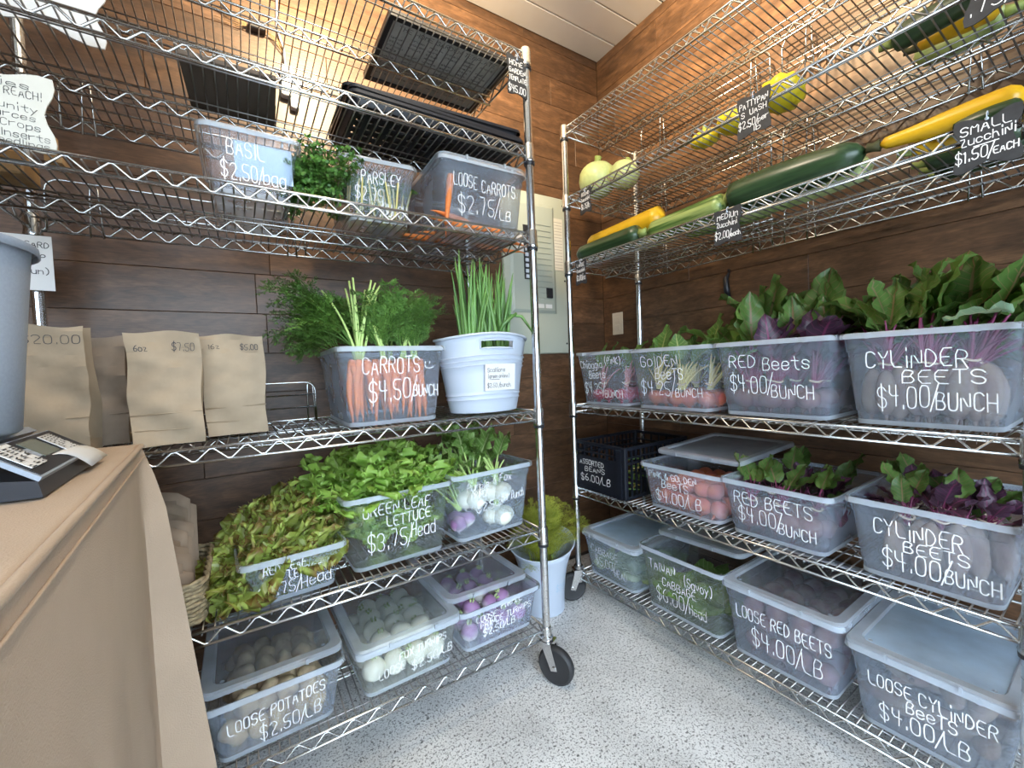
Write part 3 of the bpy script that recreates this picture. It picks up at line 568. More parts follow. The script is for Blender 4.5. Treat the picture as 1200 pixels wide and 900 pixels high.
def bunch(name, label, cat, rk, sh, x, y, z, roots, leaves, nroot, nleaf, lean, yaw, group, rscale=1, spread=.35, lscale=1, hang=.03, tie=True, pale=None):
    'a tied bunch: its roots below the tie, stalks and leaves above it'
    root = thing(name, label, cat, at(rk, x, y + .016, zs(rk, sh) + z, 0), group)
    for i in range(nroot):
        a = 2*pi*i/nroot + R.uniform(-.3, .3); d = .026 * rscale if nroot > 1 else 0
        obj('beet' if 'beet' in name else 'turnip' if 'turnip' in name else 'carrot', R.choice(roots), root, T(d*cos(a), d*sin(a), -hang) @ RZ(a) @ RY(R.uniform(-.16, .05)) @ SCL(rscale * R.uniform(.88, 1.08)))
    for i in range(nleaf):
        b, s = R.choice(leaves); ya = yaw + R.uniform(-1, 1) * 1.5 * spread * 2; le = lean + R.uniform(-spread, spread)
        M = T(R.uniform(-.008, .008), R.uniform(-.008, .008), 0) @ RZ(ya) @ RX(-le) @ SCL(lscale * R.uniform(.8, 1.12)) @ RZ(R.uniform(-.5, .5))
        l = obj('leaf', b, root, M); obj('stem', s, l)
    for i in range(7): obj('stem', R.choice(leaves)[1], root, RZ(yaw + R.uniform(-1.6, 1.6)) @ RX(-lean*.6 - R.uniform(-.25, .3)) @ SCL(lscale * .9, lscale * .9, lscale * R.uniform(.55, .9)))
    if pale:
        b, s = leaves[0]; l = obj('leaf', pale[0], root, pale[1], label='pale blue-green leaf underside')
    if tie: obj('twist_tie', TW, root, T(0, 0, .02) @ SCL(1.25))
    return root
bme = [p[0] for p in [proto(blob(.027, .027, .026, 12, 8, .05, s, .03), PINK) for s in range(2)]]; gme = [proto(blob(.028, .028, .027, 12, 8, .05, s, .03), GOLD)[0] for s in range(2)]
rme = [b[0] for b in beetr]; cme = [proto(blob(.024, .023, .062, 12, 9, .04, s, .05), CBEET)[0] for s in range(3)]
# shelf 4 of the right rack: bunches stand in the open bins, greens lying back over the rims
for lab, x, y, le, ya in (('front left of', .07,.10,.5,.3),('front right of', .17,.13,.7,-.5),('at the back of', .10,.26,.9,.5)): bunch('pink_beet_bunch', 'tied pink beets with green tops, %s the CHIOGGIA (PINK) BEETS bin' % lab, 'beets', 'R', 3, x, y, .07, bme, LVPINK, 4, 7, le*.4, ya, 'pink beet bunches', spread=.3, lscale=.72)
for lab, x, y, le, ya in (('front left of', .36,.10,.35,.3),('front middle of', .46,.09,.3,-.3),('front right of', .55,.12,.45,-.7),('back left of', .42,.24,.6,.6),('back right of', .53,.25,.5,-.5)): bunch('golden_beet_bunch', 'tied golden beets with bright green leaves, %s the GOLDEN BEETS bin' % lab, 'beets', 'R', 3, x, y, .07, gme, LVGOLD, 4, 11, le*.7, ya, 'golden beet bunches', spread=.4, lscale=.8)
for i, (lab, x, y, le, ya) in enumerate((('front left of', .69,.12,.25,.4),('front middle of', .77,.11,.15,-.2),('front right of', .86,.13,.3,-.5),('back left of', .71,.20,.12,.3),('back right of', .86,.20,.10,-.3),('centre of', .785,.19,.2,0))):
    pu = i in (1, 2)
    bunch('red_beet_bunch', ('tied red beets with dark purple leaves, ' if pu else 'tied red beets with green leaves, ') + lab + ' the upper RED BEETS bin', 'beets', 'R', 3, x, y, .08, rme, LVPUR if pu else LVRED, 4, 19, le, ya, 'red beet bunches in the upper bin', spread=.5 if pu else .4, lscale=.76 if pu else 1.06)
for lab, x, y, le, ya in (('front left of', 1.02,.11,.2,.3),('front middle of', 1.10,.11,.2,-.2),('front right of', 1.17,.12,.3,-.6),('back left of', 1.04,.25,.25,.5),('back right of', 1.15,.25,.25,-.4),('centre of', 1.10,.18,.15,0)):
    bunch('cylinder_beet_bunch', 'tied long beets with purple stalks, ' + lab + ' the upper CYLINDER BEETS bin', 'beets', 'R', 3, x, y, .125, cme, LVRED, 4, 19, le, ya, 'cylinder beet bunches in the upper bin', spread=.5, lscale=.82, hang=.05)
pb = blade(0, .10, .085, .7, 77, 12, 8, ruf=.007)
bunch('cylinder_beet_bunch', 'tied long beets topped by a pale blue-green leaf at the frame edge', 'beets', 'R', 3, 1.165, .10, .13, cme, LVRED, 3, 5, .5, -.9, None, spread=.35, hang=.05, pale=(pb.mesh('leaf', PALEL), T(.06, -.02, .115) @ RZ(1.9) @ RX(-1.35)))
# shelf 5
for lab, x, y, le, ya in (('front left of', .70,.09,.2,.5),('front middle of', .78,.10,.15,0),('front right of', .86,.13,.35,-.4),('back left of', .74,.24,.5,.2),('back right of', .85,.27,.5,-.2)): bunch('red_beet_bunch', 'tied red beets with magenta stalks, ' + lab + ' the lower RED BEETS bin', 'beets', 'R', 4, x, y, .075, rme, LVRED, 4, 4, le, ya, 'red beet bunches in the lower bin', spread=.3, lscale=.58)
for lab, x, y, le, ya in (('front left of', 1.06,.10,.15,.3),('front right of', 1.14,.13,.35,-.4),('back left of', 1.04,.25,.4,.3),('back right of', 1.16,.27,.5,-.5)): bunch('cylinder_beet_bunch', 'tied long beets with magenta stalks, ' + lab + ' the lower CYLINDER BEETS bin', 'beets', 'R', 4, x, y, .115, cme, LVRED, 3, 4, le, ya, 'cylinder beet bunches in the lower bin', spread=.35, lscale=.52, hang=.045)
for lab, x, y in (('left of', .72, .17), ('middle of', .80, .19), ('right of', .86, .17)): bunch('red_beet_bunch', 'red beets under low dark purple leaves, ' + lab + ' the lower RED BEETS bin', 'beets', 'R', 4, x, y, .085, rme, LVPUR, 4, 9, .5, R.uniform(-1, 1), 'dark leaved beets in the lower bin', spread=.6, lscale=.42)
for lab, x, y in (('left of', 1.05, .17), ('middle of', 1.11, .20), ('right of', 1.18, .16), ('front of', 1.12, .09)): bunch('cylinder_beet_bunch', 'long beets under low dark purple leaves, ' + lab + ' the lower CYLINDER BEETS bin', 'beets', 'R', 4, x, y, .125, cme, LVPUR, 3, 9, .5, R.uniform(-1, 1), 'dark leaved beets in the lower bin', spread=.6, lscale=.42, hang=.045)
# fresh turnip bunches on the left rack
wme = [t[0] for t in turn]; pme = [t[0] for t in purt]
def tb(x, y, z, me, n, lab, le=.5, ya=.2, nl=7): bunch('turnip_bunch', lab, 'turnips', 'L', 4, x, y, z, me, LVTUR, n, nl, le, ya, None, rscale=.95, spread=.45, hang=.035, tie=False)
tb(-.19, .095, .15, wme, 4, 'bunch of white turnips at the upper middle of the PURPLE & FOX bin'); tb(-.10, .10, .155, wme, 4, 'bunch of white turnips at the upper right of the PURPLE & FOX bin', .4, -.2)
tb(-.10, .10, .075, wme, 4, 'bunch of white turnips low in the PURPLE & FOX bin', .3, .1, 4); tb(-.235, .10, .085, pme, 3, 'bunch of purple topped turnips at the left of the PURPLE & FOX bin', .6, .4, 5); tb(-.15, .24, .15, wme, 4, 'bunch of white turnips behind the others in the PURPLE & FOX bin', .5, 0, 9)

# ------------------------------------------------------------------ lettuce and cabbage heads
def frill(L, W, bend, seed, ruf, freq):
    'a lettuce leaf: nearly smooth round the rib, tightly frilled at the margin'
    q = random.Random(seed); n = 24; P, A = curve(L, bend, n); ph = [q.uniform(0, 6.3) for _ in range(8)]
    def fn(u, v):
        d = u * n; i = min(int(d), n - 1); k = d - i; y = P[i][0]*(1-k) + P[i+1][0]*k; z = P[i][1]*(1-k) + P[i+1][1]*k; th = A[i]*(1-k) + A[i+1]*k
        s = v*2 - 1; hw = W/2*fan(u); e = max(abs(s)**3 * min(1, .35 + u), u**7); arc = u*freq if abs(s) >= u else s*freq*.45
        w1 = sin(arc + ph[0] + (2 if s > 0 else 0)); w2 = sin(arc*2.1 + ph[1]); off = .28*hw*s*s + ruf*e*(w1 + .7*w2) + ruf*.45*(sin(9*u + 5*s + ph[2]) + sin(12*s + ph[3]))*u
        x = s*hw*(1 + .09*e*sin(arc*1.7 + ph[4])); st = .014*e*sin(arc*1.3 + ph[5])
        return (x, y - cos(th)*off + sin(th)*st, z + sin(th)*off + cos(th)*st)
    return MB().grid(fn, 40, 26)
fan = lambda t: min(1, .22 + 1.15*t) * (1 if t < .8 else math.sqrt(max(.0, 1 - ((t-.8)/.215)**2)))
def headset(m, sizes, ruf, freq): return [frill(L, W, b, 13*i + 3, ruf, freq).mesh('leaf', m) for i, (L, W, b) in enumerate(sizes)]
LG = headset(LETT, [(.19, .16, .6), (.17, .17, 1.0), (.20, .15, .3), (.16, .15, 1.3)], .009, 48); LR = headset(RLET, [(.17, .16, .7), (.16, .17, 1.1), (.18, .15, .4), (.14, .15, 1.4)], .0095, 46)
def head(name, label, cat, M, leaves, n, group, t0=.05, t1=1.0, sc=1):
    root = thing(name, label, cat, M, group)
    for i in range(n):
        k = i / n; a = i * 2.4 + R.uniform(-.2, .2)
        obj('leaf', leaves[i % len(leaves)], root, RZ(a) @ T(0, .006 + .014*k, 0) @ RX(-(t0 + (t1 - t0) * k ** .8)) @ SCL(sc * (.62 + .42*k)))
    return root
for lab, x, y, z, tx, tz, sc in (('front left of', -.745, .13, .035, .6, -1.5, .95), ('front right of', -.66, .15, .035, .12, -1.2, .9), ('back left of', -.74, .22, .05, .75, -1.5, 1), ('back right of', -.66, .24, .07, .1, 0, .95), ('spilling over the left rim of', -.775, .15, .045, 1.05, -1.15, .85), ('topmost in', -.70, .19, .085, .3, -1.3, .9)):
    head('red_leaf_lettuce', 'red leaf lettuce with bronze frills %s the RED LEAF bin' % lab, 'lettuce', at('L', x, y, zs('L', 4) + z) @ RZ(tz) @ RX(tx), LR, 17, 'red leaf lettuce heads', .05, .8, sc)
for lab, x, y, z, tx, tz, sc in (('front left of', -.525, .17, .115, .12, -1.5, .9), ('front middle of', -.445, .17, .13, .04, 0, .92), ('front right of', -.365, .17, .125, .12, 1.5, .9), ('back left of', -.51, .29, .13, .1, -1, 1), ('back right of', -.38, .30, .14, .1, 1, 1), ('lowest left in', -.49, .17, .01, .0, 0, .68), ('lowest right in', -.385, .17, .01, .0, 0, .68), ('topmost in', -.43, .22, .155, .05, 0, .95)):
    head('green_leaf_lettuce', 'bright green frilled lettuce head, %s the GREEN LEAF LETTUCE bin' % lab, 'lettuce', at('L', x, y, zs('L', 4) + z) @ RZ(tz) @ RX(tx), LG, 18, 'green leaf lettuce heads', .04, .66 if z > .05 else .4, sc)
CB = [blade(0, .17, .19, 1.6, s, 10, 10, ruf=.006, cup=.35, prof=fan, freq=12).mesh('leaf', CABL) for s in range(3)]
PCAB = leafmat('pale_cabbage_leaf', (.48, .58, .30), (.75, .80, .6), col2=(.34, .46, .18)); CP = [blade(0, .14, .15, 2.0, s, 10, 10, ruf=.004, cup=.3, prof=fan, freq=10).mesh('leaf', PCAB) for s in range(3)]
for lab, x, y, a in (('front left in', .42,.13,.4),('front right in', .56,.145,-.6),('at the back of', .48,.28,.2)): head('savoy_cabbage', 'flat green cabbage head, %s the TAIWAN (SAVOY) CABBAGE bin' % lab, 'cabbage', at('R', x, y, zs('R', 5) + .03, a), CB, 13, 'savoy cabbages', .12, .62, .66)
for lab, x, y, a in (('front left in', .10,.13,.4),('front right in', .21,.13,-.6),('at the back of', .16,.27,.2)): head('pale_cabbage', 'pale green cabbage head, %s the fogged CABBAGE bin' % lab, 'cabbage', at('R', x, y, zs('R', 5) + .012, a), CP, 12, 'pale cabbages', .08, .55, .68)

# ------------------------------------------------------------------ feathery greens
def frond(L, bend, seed, pairs=11, plen=.06, leaflets=7, lw=.0042, ll=.015, start=.28, stemr=.0016):
    q = random.Random(seed); n = 24; P, A = curve(L, bend, n, 1.4); mb = MB()
    mb.tube([(0, *P[i]) for i in range(0, n + 1, 2)], [stemr * (1 - .7*i/n) for i in range(0, n + 1, 2)], 5)
    for k in range(pairs):
        u = start + (1 - start) * k / (pairs - 1); i = min(int(u*n), n - 1); y, z = P[i]; th = A[i]
        pl = plen * (1 - .55*(k/(pairs-1)) ** 1.5) * q.uniform(.8, 1.15)
        fw = Vector((0, sin(th), cos(th))); nm = Vector((0, cos(th), -sin(th)))
        for sg in (-1, 1):
            d = (Vector((sg, 0, 0)) + fw*.7 + nm*q.uniform(-.6, .6)).normalized(); b = Vector((0, y, z)); perp = d.cross(nm).normalized()
            mb.add([b - fw*.0007, b + d*pl, b + fw*.0007], [(0, 1, 2)])
            for m in range(leaflets):
                p = b + d * pl * (m + 1) / leaflets
                for s2 in (-1, 1):
                    e = (d*.8 + perp*s2*q.uniform(.5, 1.1) + nm*q.uniform(-.7, .7)).normalized() * ll * q.uniform(.7, 1.2) * (1 - .4*m/leaflets); w_ = e.cross(nm).normalized() * lw
                    mb.add([p, p + e*.55 + w_*.5, p + e, p + e*.55 - w_*.5], [(0, 1, 2, 3)])
    return mb
def parsley(seed):
    q = random.Random(seed); mb = MB(); L = q.uniform(.13, .18); bend = q.uniform(.4, 1.3); n = 24; P, A = curve(L, bend, n); mb.tube([(0, *P[i]) for i in range(0, n+1, 3)], .0012, 5)
    for k in range(9):
        i = 9 + int(k * 1.8); y, z = P[min(i, n)]; th = A[min(i, n)]; fw = Vector((0, sin(th), cos(th)))
        for sg in (-1, 1):
            d = (Vector((sg*.9, 0, 0)) + fw*.5 + Vector((q.uniform(-.5,.5), q.uniform(-.5,.5), q.uniform(-.3,.5)))).normalized(); c = Vector((0, y, z)) + d * q.uniform(.012, .034)
            mb.add([(0, y, z), c + fw*.001, c - fw*.001], [(0, 1, 2)])
            for m in range(5):
                e = Vector((q.uniform(-1, 1), q.uniform(-1, 1), q.uniform(-1, 1))).normalized() * .011; f_ = d.cross(e).normalized() * .005
                mb.add([c, c + e*.6 + f_, c + e*1.15 + f_*.5, c + e, c + e*1.15 - f_*.5, c + e*.6 - f_], [(0,1,2,3), (0,3,4,5)])
    return mb
FR = FR; FD = [frond(.22 + .03*(s % 3), .5 + .35*s, s).mesh('frond', FERN) for s in range(4)]; PS = [parsley(s).mesh('sprig', CUTG) for s in range(5)]; DF = [frond(.24, .3 + .3*s, 40 + s, 13, .055, 6, .0024, .014, .35).mesh('frond', DILLM) for s in range(3)]
CST = [MB().tube([(0, *p) for p in curve(.2, b, 8)[0]], [.0042, .0040, .0038, .0036, .0034, .0032, .003, .0028, .0026], 6).mesh('stalk', LGREEN) for b in (.05, .3, .55)]
CB_ = (('front left', -.522, .085), ('front middle', -.462, .085), ('front right', -.402, .09), ('right end', -.362, .10), ('back left', -.50, .22), ('back right', -.40, .22))
for bi, (lab, x, y) in enumerate(CB_):
    root = thing('carrot_bunch', 'tied orange carrots with feathery tops, %s of the CARROTS bin' % lab, 'carrots', at('L', x, y + .022, zs('L', 3) + .182), 'carrot bunches')
    for i in range(6):
        a = 2*pi*i/6 + .4; obj('carrot', CAR[(i + bi) % 5], root, T(.017*cos(a)*1.2, .012*sin(a), -.002 - .012*(i % 2)) @ RY(-R.uniform(-.13, .13) - .06*cos(a)) @ RZ(a))
    for i in range(11 if bi == 0 else 5): obj('stalk', CST[i % 3], root, T(R.uniform(-.009, .009), R.uniform(-.009, .009), -.005) @ RZ(R.uniform(-2.2, 2.2) * .8 + 0) @ RX(-R.uniform(.02, .35)) @ SCL(1, 1, (1.15 if bi == 0 else .5)))
    if bi == 0:
        for i in range(9): obj('frond', FD[i % 4], root, T(-.01, .01, .03) @ RZ(R.uniform(.7, 2.1)) @ RX(-R.uniform(.3, .9)))
    for i in range(28 if bi else 0):
        obj('frond', FD[R.randrange(4)], root, T(0, .005, .01) @ RZ({1: .6, 2: 0, 3: -.4, 4: .9, 5: -.1}[bi] + (R.uniform(-3.1, 3.1) if i % 2 and bi < 4 else R.uniform(-.8, .8))) @ RX(-R.uniform(.02, .42)) @ SCL(R.uniform(.6, .95)))
root = thing('carrot_top_clump', 'clump of dark feathery carrot tops hanging over the left of the CARROTS bin', 'carrot tops', at('L', -.585, .19, zs('L', 3) + .225))
for i in range(56): obj('frond', FD[R.randrange(4)], root, T(R.uniform(-.015, .03), R.uniform(-.05, .06), R.uniform(-.01, .03)) @ RZ(R.uniform(.3, 2.6)) @ RX(-R.uniform(.05, 1.3)) @ SCL(R.uniform(.5, .8)))
root = thing('parsley_bunch', 'dark green curly parsley spilling left of the PARSLEY bin', 'parsley', at('L', -.555, .14, zs('L', 2) + .07))
for i in range(70): obj('sprig', PS[R.randrange(5)], root, T(R.uniform(-.045, .01), R.uniform(-.04, .09), R.uniform(-.05, .03)) @ RZ(R.uniform(-.6, 3.4)) @ RX(-R.uniform(.05, 1.3)) @ SCL(R.uniform(.6, .9)))
root = thing('parsley_bunch', 'curly parsley with yellow stalks standing inside the PARSLEY bin', 'parsley', at('L', -.44, .16, zs('L', 2) + .06))
for i in range(40): obj('sprig', PS[R.randrange(5)], root, T(R.uniform(-.07, .07), R.uniform(.0, .12), R.uniform(-.01, .04)) @ RZ(R.uniform(-1.3, 1.3)) @ RX(-R.uniform(.0, .6)) @ SCL(R.uniform(.6, .95)))
ys = MB().tube([(0,0,0),(.004,0,.05),(0,.003,.11)], [.003, .0028, .002], 6).mesh('stalk', YSTEM)
for i in range(22): obj('stalk', ys, root, T(R.uniform(-.075, .075), R.uniform(-.06, .05), -.055) @ RZ(R.uniform(0, 6)) @ RX(R.uniform(-.5, .5)))
# scallions
SV = []
for s in range(4):
    n = 8; P, A = curve(.36, (.12, .3, .05, .2)[s], n, 1.6); SV.append(MB().tube([(.003*sin(i + s), *P[i]) for i in range(n + 1)], [.0045, .005, .0058, .0064, .0066, .006, .0048, .003, .0008], 8).mesh('leaf', SCALM))
for bi, (x, y) in enumerate(((-.185, .10), (-.12, .12), (-.06, .11), (-.15, .17), (-.08, .18))):
    root = thing('scallion_bunch', 'bunch of green scallions, %s the white oval tub' % ('front left in', 'front middle in', 'bent leaf over the right rim of', 'back left in', 'back right in')[bi], 'scallions', at('L', x, y, zs('L', 3) + .015), 'scallions in the white tub')
    for i in range(19): obj('leaf', SV[R.randrange(4)], root, T(R.uniform(-.022, .022), R.uniform(-.02, .02), 0) @ RZ(R.uniform(0, 6.3)) @ RX(-R.uniform(0, .12)) @ SCL(1, 1, R.uniform(.98, 1.38)))
    if bi == 2:
        P = [(0, 0, .26), (.02, -.03, .30), (.05, -.05, .295), (.08, -.06, .25), (.10, -.06, .21)]; obj('leaf', MB().tube(P, [.005, .0055, .005, .004, .001], 8).mesh('leaf', SCALM), root)
        P = [(-.03, -.01, .22), (-.01, -.03, .27), (.03, -.05, .305)]; obj('leaf', MB().tube(P, [.006, .007, .004], 8).mesh('leaf', SCALM), root)
    b_ = MB()
    for i in range(9): b_.tube([(.016*cos(i*2.4), .016*sin(i*2.4), 0), (.014*cos(i*2.4), .014*sin(i*2.4), .05)], [.006, .0045], 6)
    obj('bulbs', b_.mesh('bulbs', FOXT), root, label='white bulb ends')

# ------------------------------------------------------------------ squash on the right rack
ZUC = stripemat('dark_zucchini_skin', (.018, .045, .018), (.035, .075, .03), 90); ZSTR = stripemat('striped_zucchini_skin', (.075, .155, .03), (.34, .43, .14), 75, .5); ZPALE = stripemat('pale_zucchini_skin', (.36, .47, .17), (.60, .68, .36), 60, .52); YEL = mat('yellow_squash_skin', (.86, .50, .02), .3, noise=.12, nscale=18); PALEY = mat('pale_yellow_skin', (.82, .74, .36), .4, noise=.1, nscale=30)
PATTY = mat('pattypan_skin', (.85, .66, .03), .35, noise=.15, nscale=30); ROUNDZ = mat('pale_green_round_skin', (.62, .70, .30), .35, noise=.15, nscale=60); DARKST = mat('dark_squash_stalk', (.06, .06, .02), .7); SQST = mat('squash_stalk', (.28, .36, .10), .6)
def long_squash(label, M, L, r, m, taper=.75, bend=.02, stem=True, group=None, name='zucchini', ridge=.03, stem_big=False, neck=0, dark=False):
    'lies along +x from its blossom end to its stalk end'
    mb = MB(); n = 18; k_ = 14; rs = []
    for i in range(n + 1):
        t = i / n; e = min(1, (t / .10) ** .5 if t < .10 else 1) * (min(1, ((1 - t) / .06) ** .5) if t > .94 else 1)
        rr = r * (taper + (1 - taper) * (sin(pi * (.95 - t*.72)) if not stem_big else sin(pi*(.12 + t*.42)))) * e + .0008
        if neck: rr = r * e * (1 - neck * t ** 2) * (.78 + .22*sin(pi*min(1, .25 + t))) + .0008
        rs.append([(L*t, bend*sin(pi*t) + rr*cos(a)*(1 + ridge*cos(6*a)), rr*sin(a)*(1 + ridge*cos(6*a))) for a in (2*pi*k/k_ for k in range(k_))])
    mb.rings(rs); root = thing(name, label, 'squash', M, group, mb.mesh(name, m))
    if stem:
        sm = MB().tube([(L - .003, 0, 0), (L + .010, 0, 0), (L + .022, .003, .002)], [r*.5, r*.34, r*.38], 6); obj('stem', sm.mesh('stem', DARKST if dark else SQST), root)
    return root
z3, z2 = zs('R', 2), zs('R', 1)
def lie(x0, y0, x1, y1, z): return at('R', x0, y0, z, math.atan2(y1 - y0, x1 - x0))
long_squash('glossy dark green zucchini at the post end of the squash shelf, on the front rail', lie(.000,.056,.36,.054,z3 + .039), .345, .039, ZUC, .8, .006)
long_squash('bright yellow zucchini lying on top of the dark one at the post end', lie(.0,.115,.385,.140,z3 + .092) @ RY(-.03), .385, .046, YEL, .55, .012, stem=False, name='yellow_zucchini', stem_big=True)
long_squash('pale cream squash end showing behind the bright yellow zucchini', lie(.20,.185,.43,.165,z3 + .055), .21, .038, PALEY, .8, .0, stem=False, name='pale_squash')
long_squash('light green striped zucchini in the middle of the squash shelf', lie(.36,.075,.68,.055,z3 + .037), .31, .037, ZSTR, .86, .004, stem=False, ridge=.06, stem_big=True)
long_squash('largest dark green zucchini with a narrow neck, mid squash shelf', lie(1.005,.066,.665,.060,z3 + .048) , .34, .048, ZUC, .58, .0, stem=True, stem_big=False)
long_squash('mottled pale green zucchini behind the largest dark one', lie(.60,.17,1.03,.13,z3 + .036), .40, .034, ZPALE, .85, .01, stem=False)
long_squash('pale striped zucchini lying beside the tag lettered MEDIUM Zucchini', lie(.44,.16,.75,.19,z3 + .033), .30, .032, ZSTR, .85, .01, stem=False)
long_squash('yellow zucchini lying above the tag lettered SMALL ZUCCHINI', lie(1.25,.075,1.035,.060,z3 + .048) , .225, .029, YEL, .8, -.004, stem=True, name='yellow_zucchini', neck=.5, dark=True)
long_squash('short yellow zucchini peeping out below the other above SMALL ZUCCHINI', lie(1.23,.12,1.07,.10,z3 + .024), .16, .022, YEL, .8, .0, name='yellow_zucchini')
for i, (x, y, d) in enumerate(((1.10,.20,0),(1.11,.26,0),(1.12,.32,0),(1.17,.06,.0))): long_squash('small dark zucchini behind the SMALL ZUCCHINI tag, ' + ('frontmost of the three in the row', 'middle of the three in the row', 'rearmost of the three in the row', 'shortest, by the front rail')[i], lie(1.24 if i < 3 else 1.245, y, x - .06, y + .015, z3 + .024 - (.0 if i < 3 else .0)), .17 if i < 3 else .1, .022, ZUC, .85, .004, group='small dark zucchini')
# round and pattypan squash one shelf up
def round_squash(label, M, r, h, m, name, scallop=0):
    mb = MB(); n = 24 if scallop else 18; rs = []
    for i in range(11):
        t = pi * (.03 + .94 * i / 10); s = sin(t); z = -cos(t)
        rs.append([(r*s*(1 + scallop*s*s*cos(9*a))*cos(a), r*s*(1 + scallop*s*s*cos(9*a))*sin(a), h*z - (.12*h*(1 - s) if i > 5 else 0)) for a in (2*pi*k/n for k in range(n))])
    root = thing(name, label, 'squash', M, None, mb.rings(rs).mesh(name, m)); obj('stem', MB().tube([(0, 0, h*.80), (.002, 0, h*1.0), (.006, .002, h*1.22)], [r*.24, r*.16, r*.2], 7).mesh('stem', SQST), root)
round_squash('large round pale green squash beside the ROUND ZUCCHINI tag', at('R', .065, .125, z2 + .078), .080, .078, ROUNDZ, 'round_zucchini'); round_squash('smaller round pale green squash with a stalk, behind the large one', at('R', .185, .155, z2 + .058) @ RX(-.3), .062, .058, ROUNDZ, 'round_zucchini')
for lab, x, y, r, tl in (('leftmost yellow pattypan squash left of the PATTYPAN tag', .545, .15, .048, .3), ('yellow pattypan squash touching the left edge of the PATTYPAN tag', .645, .14, .05, -.2), ('yellow pattypan squash with a tall stalk right of the PATTYPAN tag', .79, .135, .058, -.5)):
    round_squash(lab, at('R', x, y, z2 + r*.72) @ RX(tl), r, r*.62, PATTY, 'pattypan_squash', .10)
long_squash('dark zucchini on the top produce shelf, above the yellow one at the frame edge', lie(1.20,.11,1.03,.13,z2 + .026), .17, .028, ZUC, .8, .0); long_squash('yellow zucchini with a dark stalk on the top produce shelf', lie(1.20,.185,1.06,.195,z2 + .02), .14, .022, YEL, .85, .0, name='yellow_zucchini', neck=.35, dark=True); long_squash('mottled zucchini behind the dark one on the top produce shelf', lie(1.04,.26,1.19,.25,z2 + .03), .16, .03, ZPALE, .85)

# ------------------------------------------------------------------ chalkboard tags and cards
def plaque(W, H, wave, n=8):
    p = []
    for (ax, az), (bx, bz) in (((-.5,-.5),(.5,-.5)), ((.5,-.5),(.5,.5)), ((.5,.5),(-.5,.5)), ((-.5,.5),(-.5,-.5))):
        for i in range(n):
            t = i / n; x, z = ax + (bx-ax)*t, az + (bz-az)*t; nx, nz = (bz-az), -(bx-ax); o = wave * (sin(pi*t)*-1.2 + .9*sin(3*pi*t))
            p.append((x*W + nx*o, z*H + nz*o))
    return p
def tag(rk, label, x, y, z, W, H, lines, m=SLATE, ink=INK, wave=.006, rot=(0,0,0), clip_=True, name='price_tag', cat='sign', lw=.0022, M=None, thick=.003):
    o = plaque(W, H, wave); root = thing(name, label, cat, M if M is not None else at(rk, x, y, z) @ RZ(rot[2]) @ RX(rot[0]) @ RY(rot[1]))
    obj('plate', MB().rings([[(a, 0, b) for a, b in o], [(a, thick, b) for a, b in o]]).mesh('plate', m, False), root)
    mb = MB()
    for ln in lines: write(mb, ln[0], -W/2 + W*ln[1], -W/2 + W*ln[2], -H/2 + H*ln[3], H*ln[4], lambda x, z: (x, -.0006, z), lw * (ln[6] if len(ln) > 6 else 1), ln[5] if len(ln) > 5 else 0)
    obj('lettering', mb.mesh('lettering', ink, False), root)
    if clip_:
        mb = MB(); mb.tube([(0, -.003, H*.40), (0, -.003, H*.50), (0, .004, H*.56), (0, .010, H*.50)], .0012, 6); mb.lathe([(.003, -.001), (.003, .001)], 10, M=T(0, -.002, H*.40) @ RX(pi/2)); obj('hook', mb.mesh('hook', WHITEP), root)
yf = -.011
tag('R', 'black tag lettered ROUND ZUCCHINI 1.75/lb by the left post', .127, yf, ZR[1] - .058, .062, .095, [('ROUND',.15,.85,.74,.14),('ZuccHiNi',.1,.9,.52,.13),('$1.75/lb',.12,.9,.2,.2)], wave=.003)
tag('R', 'black tag lettered LARGE Zucchini $3.00/ea hanging at the left post', .087, yf, ZR[2] - .055, .062, .098, [('LARGE',.15,.85,.74,.15),('ZuccHiNi',.12,.88,.52,.13),('$3.00/ea',.1,.92,.18,.21)], wave=.003)
tag('R', 'black tag lettered MEDIUM Zucchini $2.00/each', .703, yf, ZR[2] - .050, .078, .098, [('MEDiUM',.12,.9,.72,.15),('Zucchini',.1,.86,.50,.14),('~',.1,.2,.4,.1),('$2.00/',.02,.62,.16,.2),('each',.62,.98,.17,.13)], wave=.003)
tag('R', 'wavy black tag lettered SMALL ZUCCHINI $1.50/EACH', 1.205, yf, ZR[2] - .040, .086, .098, [('SMALL',.1,.86,.70,.17,.02),('ZucchiNi',.1,.92,.50,.15,.02),('-',.3,.7,.42,.06),('$1.50/',.02,.58,.18,.22,.02),('EACH',.60,.96,.20,.13,.02)], wave=.005)
tag('R', 'black tag lettered PATTYPAN SQUASH $2.50/per lb', .780, yf, ZR[1] - .050, .086, .108, [('PATTYPAN',.08,.95,.70,.15),('SQUASH',.14,.9,.50,.13),('$2.50/',.04,.62,.22,.18),('per',.64,.95,.24,.12),('lb',.5,.72,.06,.12)], wave=.003)
tag('R', 'black tag lettered .75/lb at the upper right frame edge', 1.225, yf, ZR[1] - .038, .10, .11, [('BABY',.15,.85,.70,.18,.02),('ZUCCHiNi',.06,.94,.46,.15,.02),('.75/lb',.06,.9,.14,.24,.02)], wave=.005)
tag('L', 'black tag lettered HOME GARDEN TEMPLATE $45.00 on the post', -.041, yf, ZL[0] - .090, .070, .118, [('HOME',.12,.8,.74,.12),('GARDEN',.08,.92,.54,.12),('TEMPLATE',.06,.96,.35,.12),('$45.00',.02,.92,.06,.17)], wave=.003)
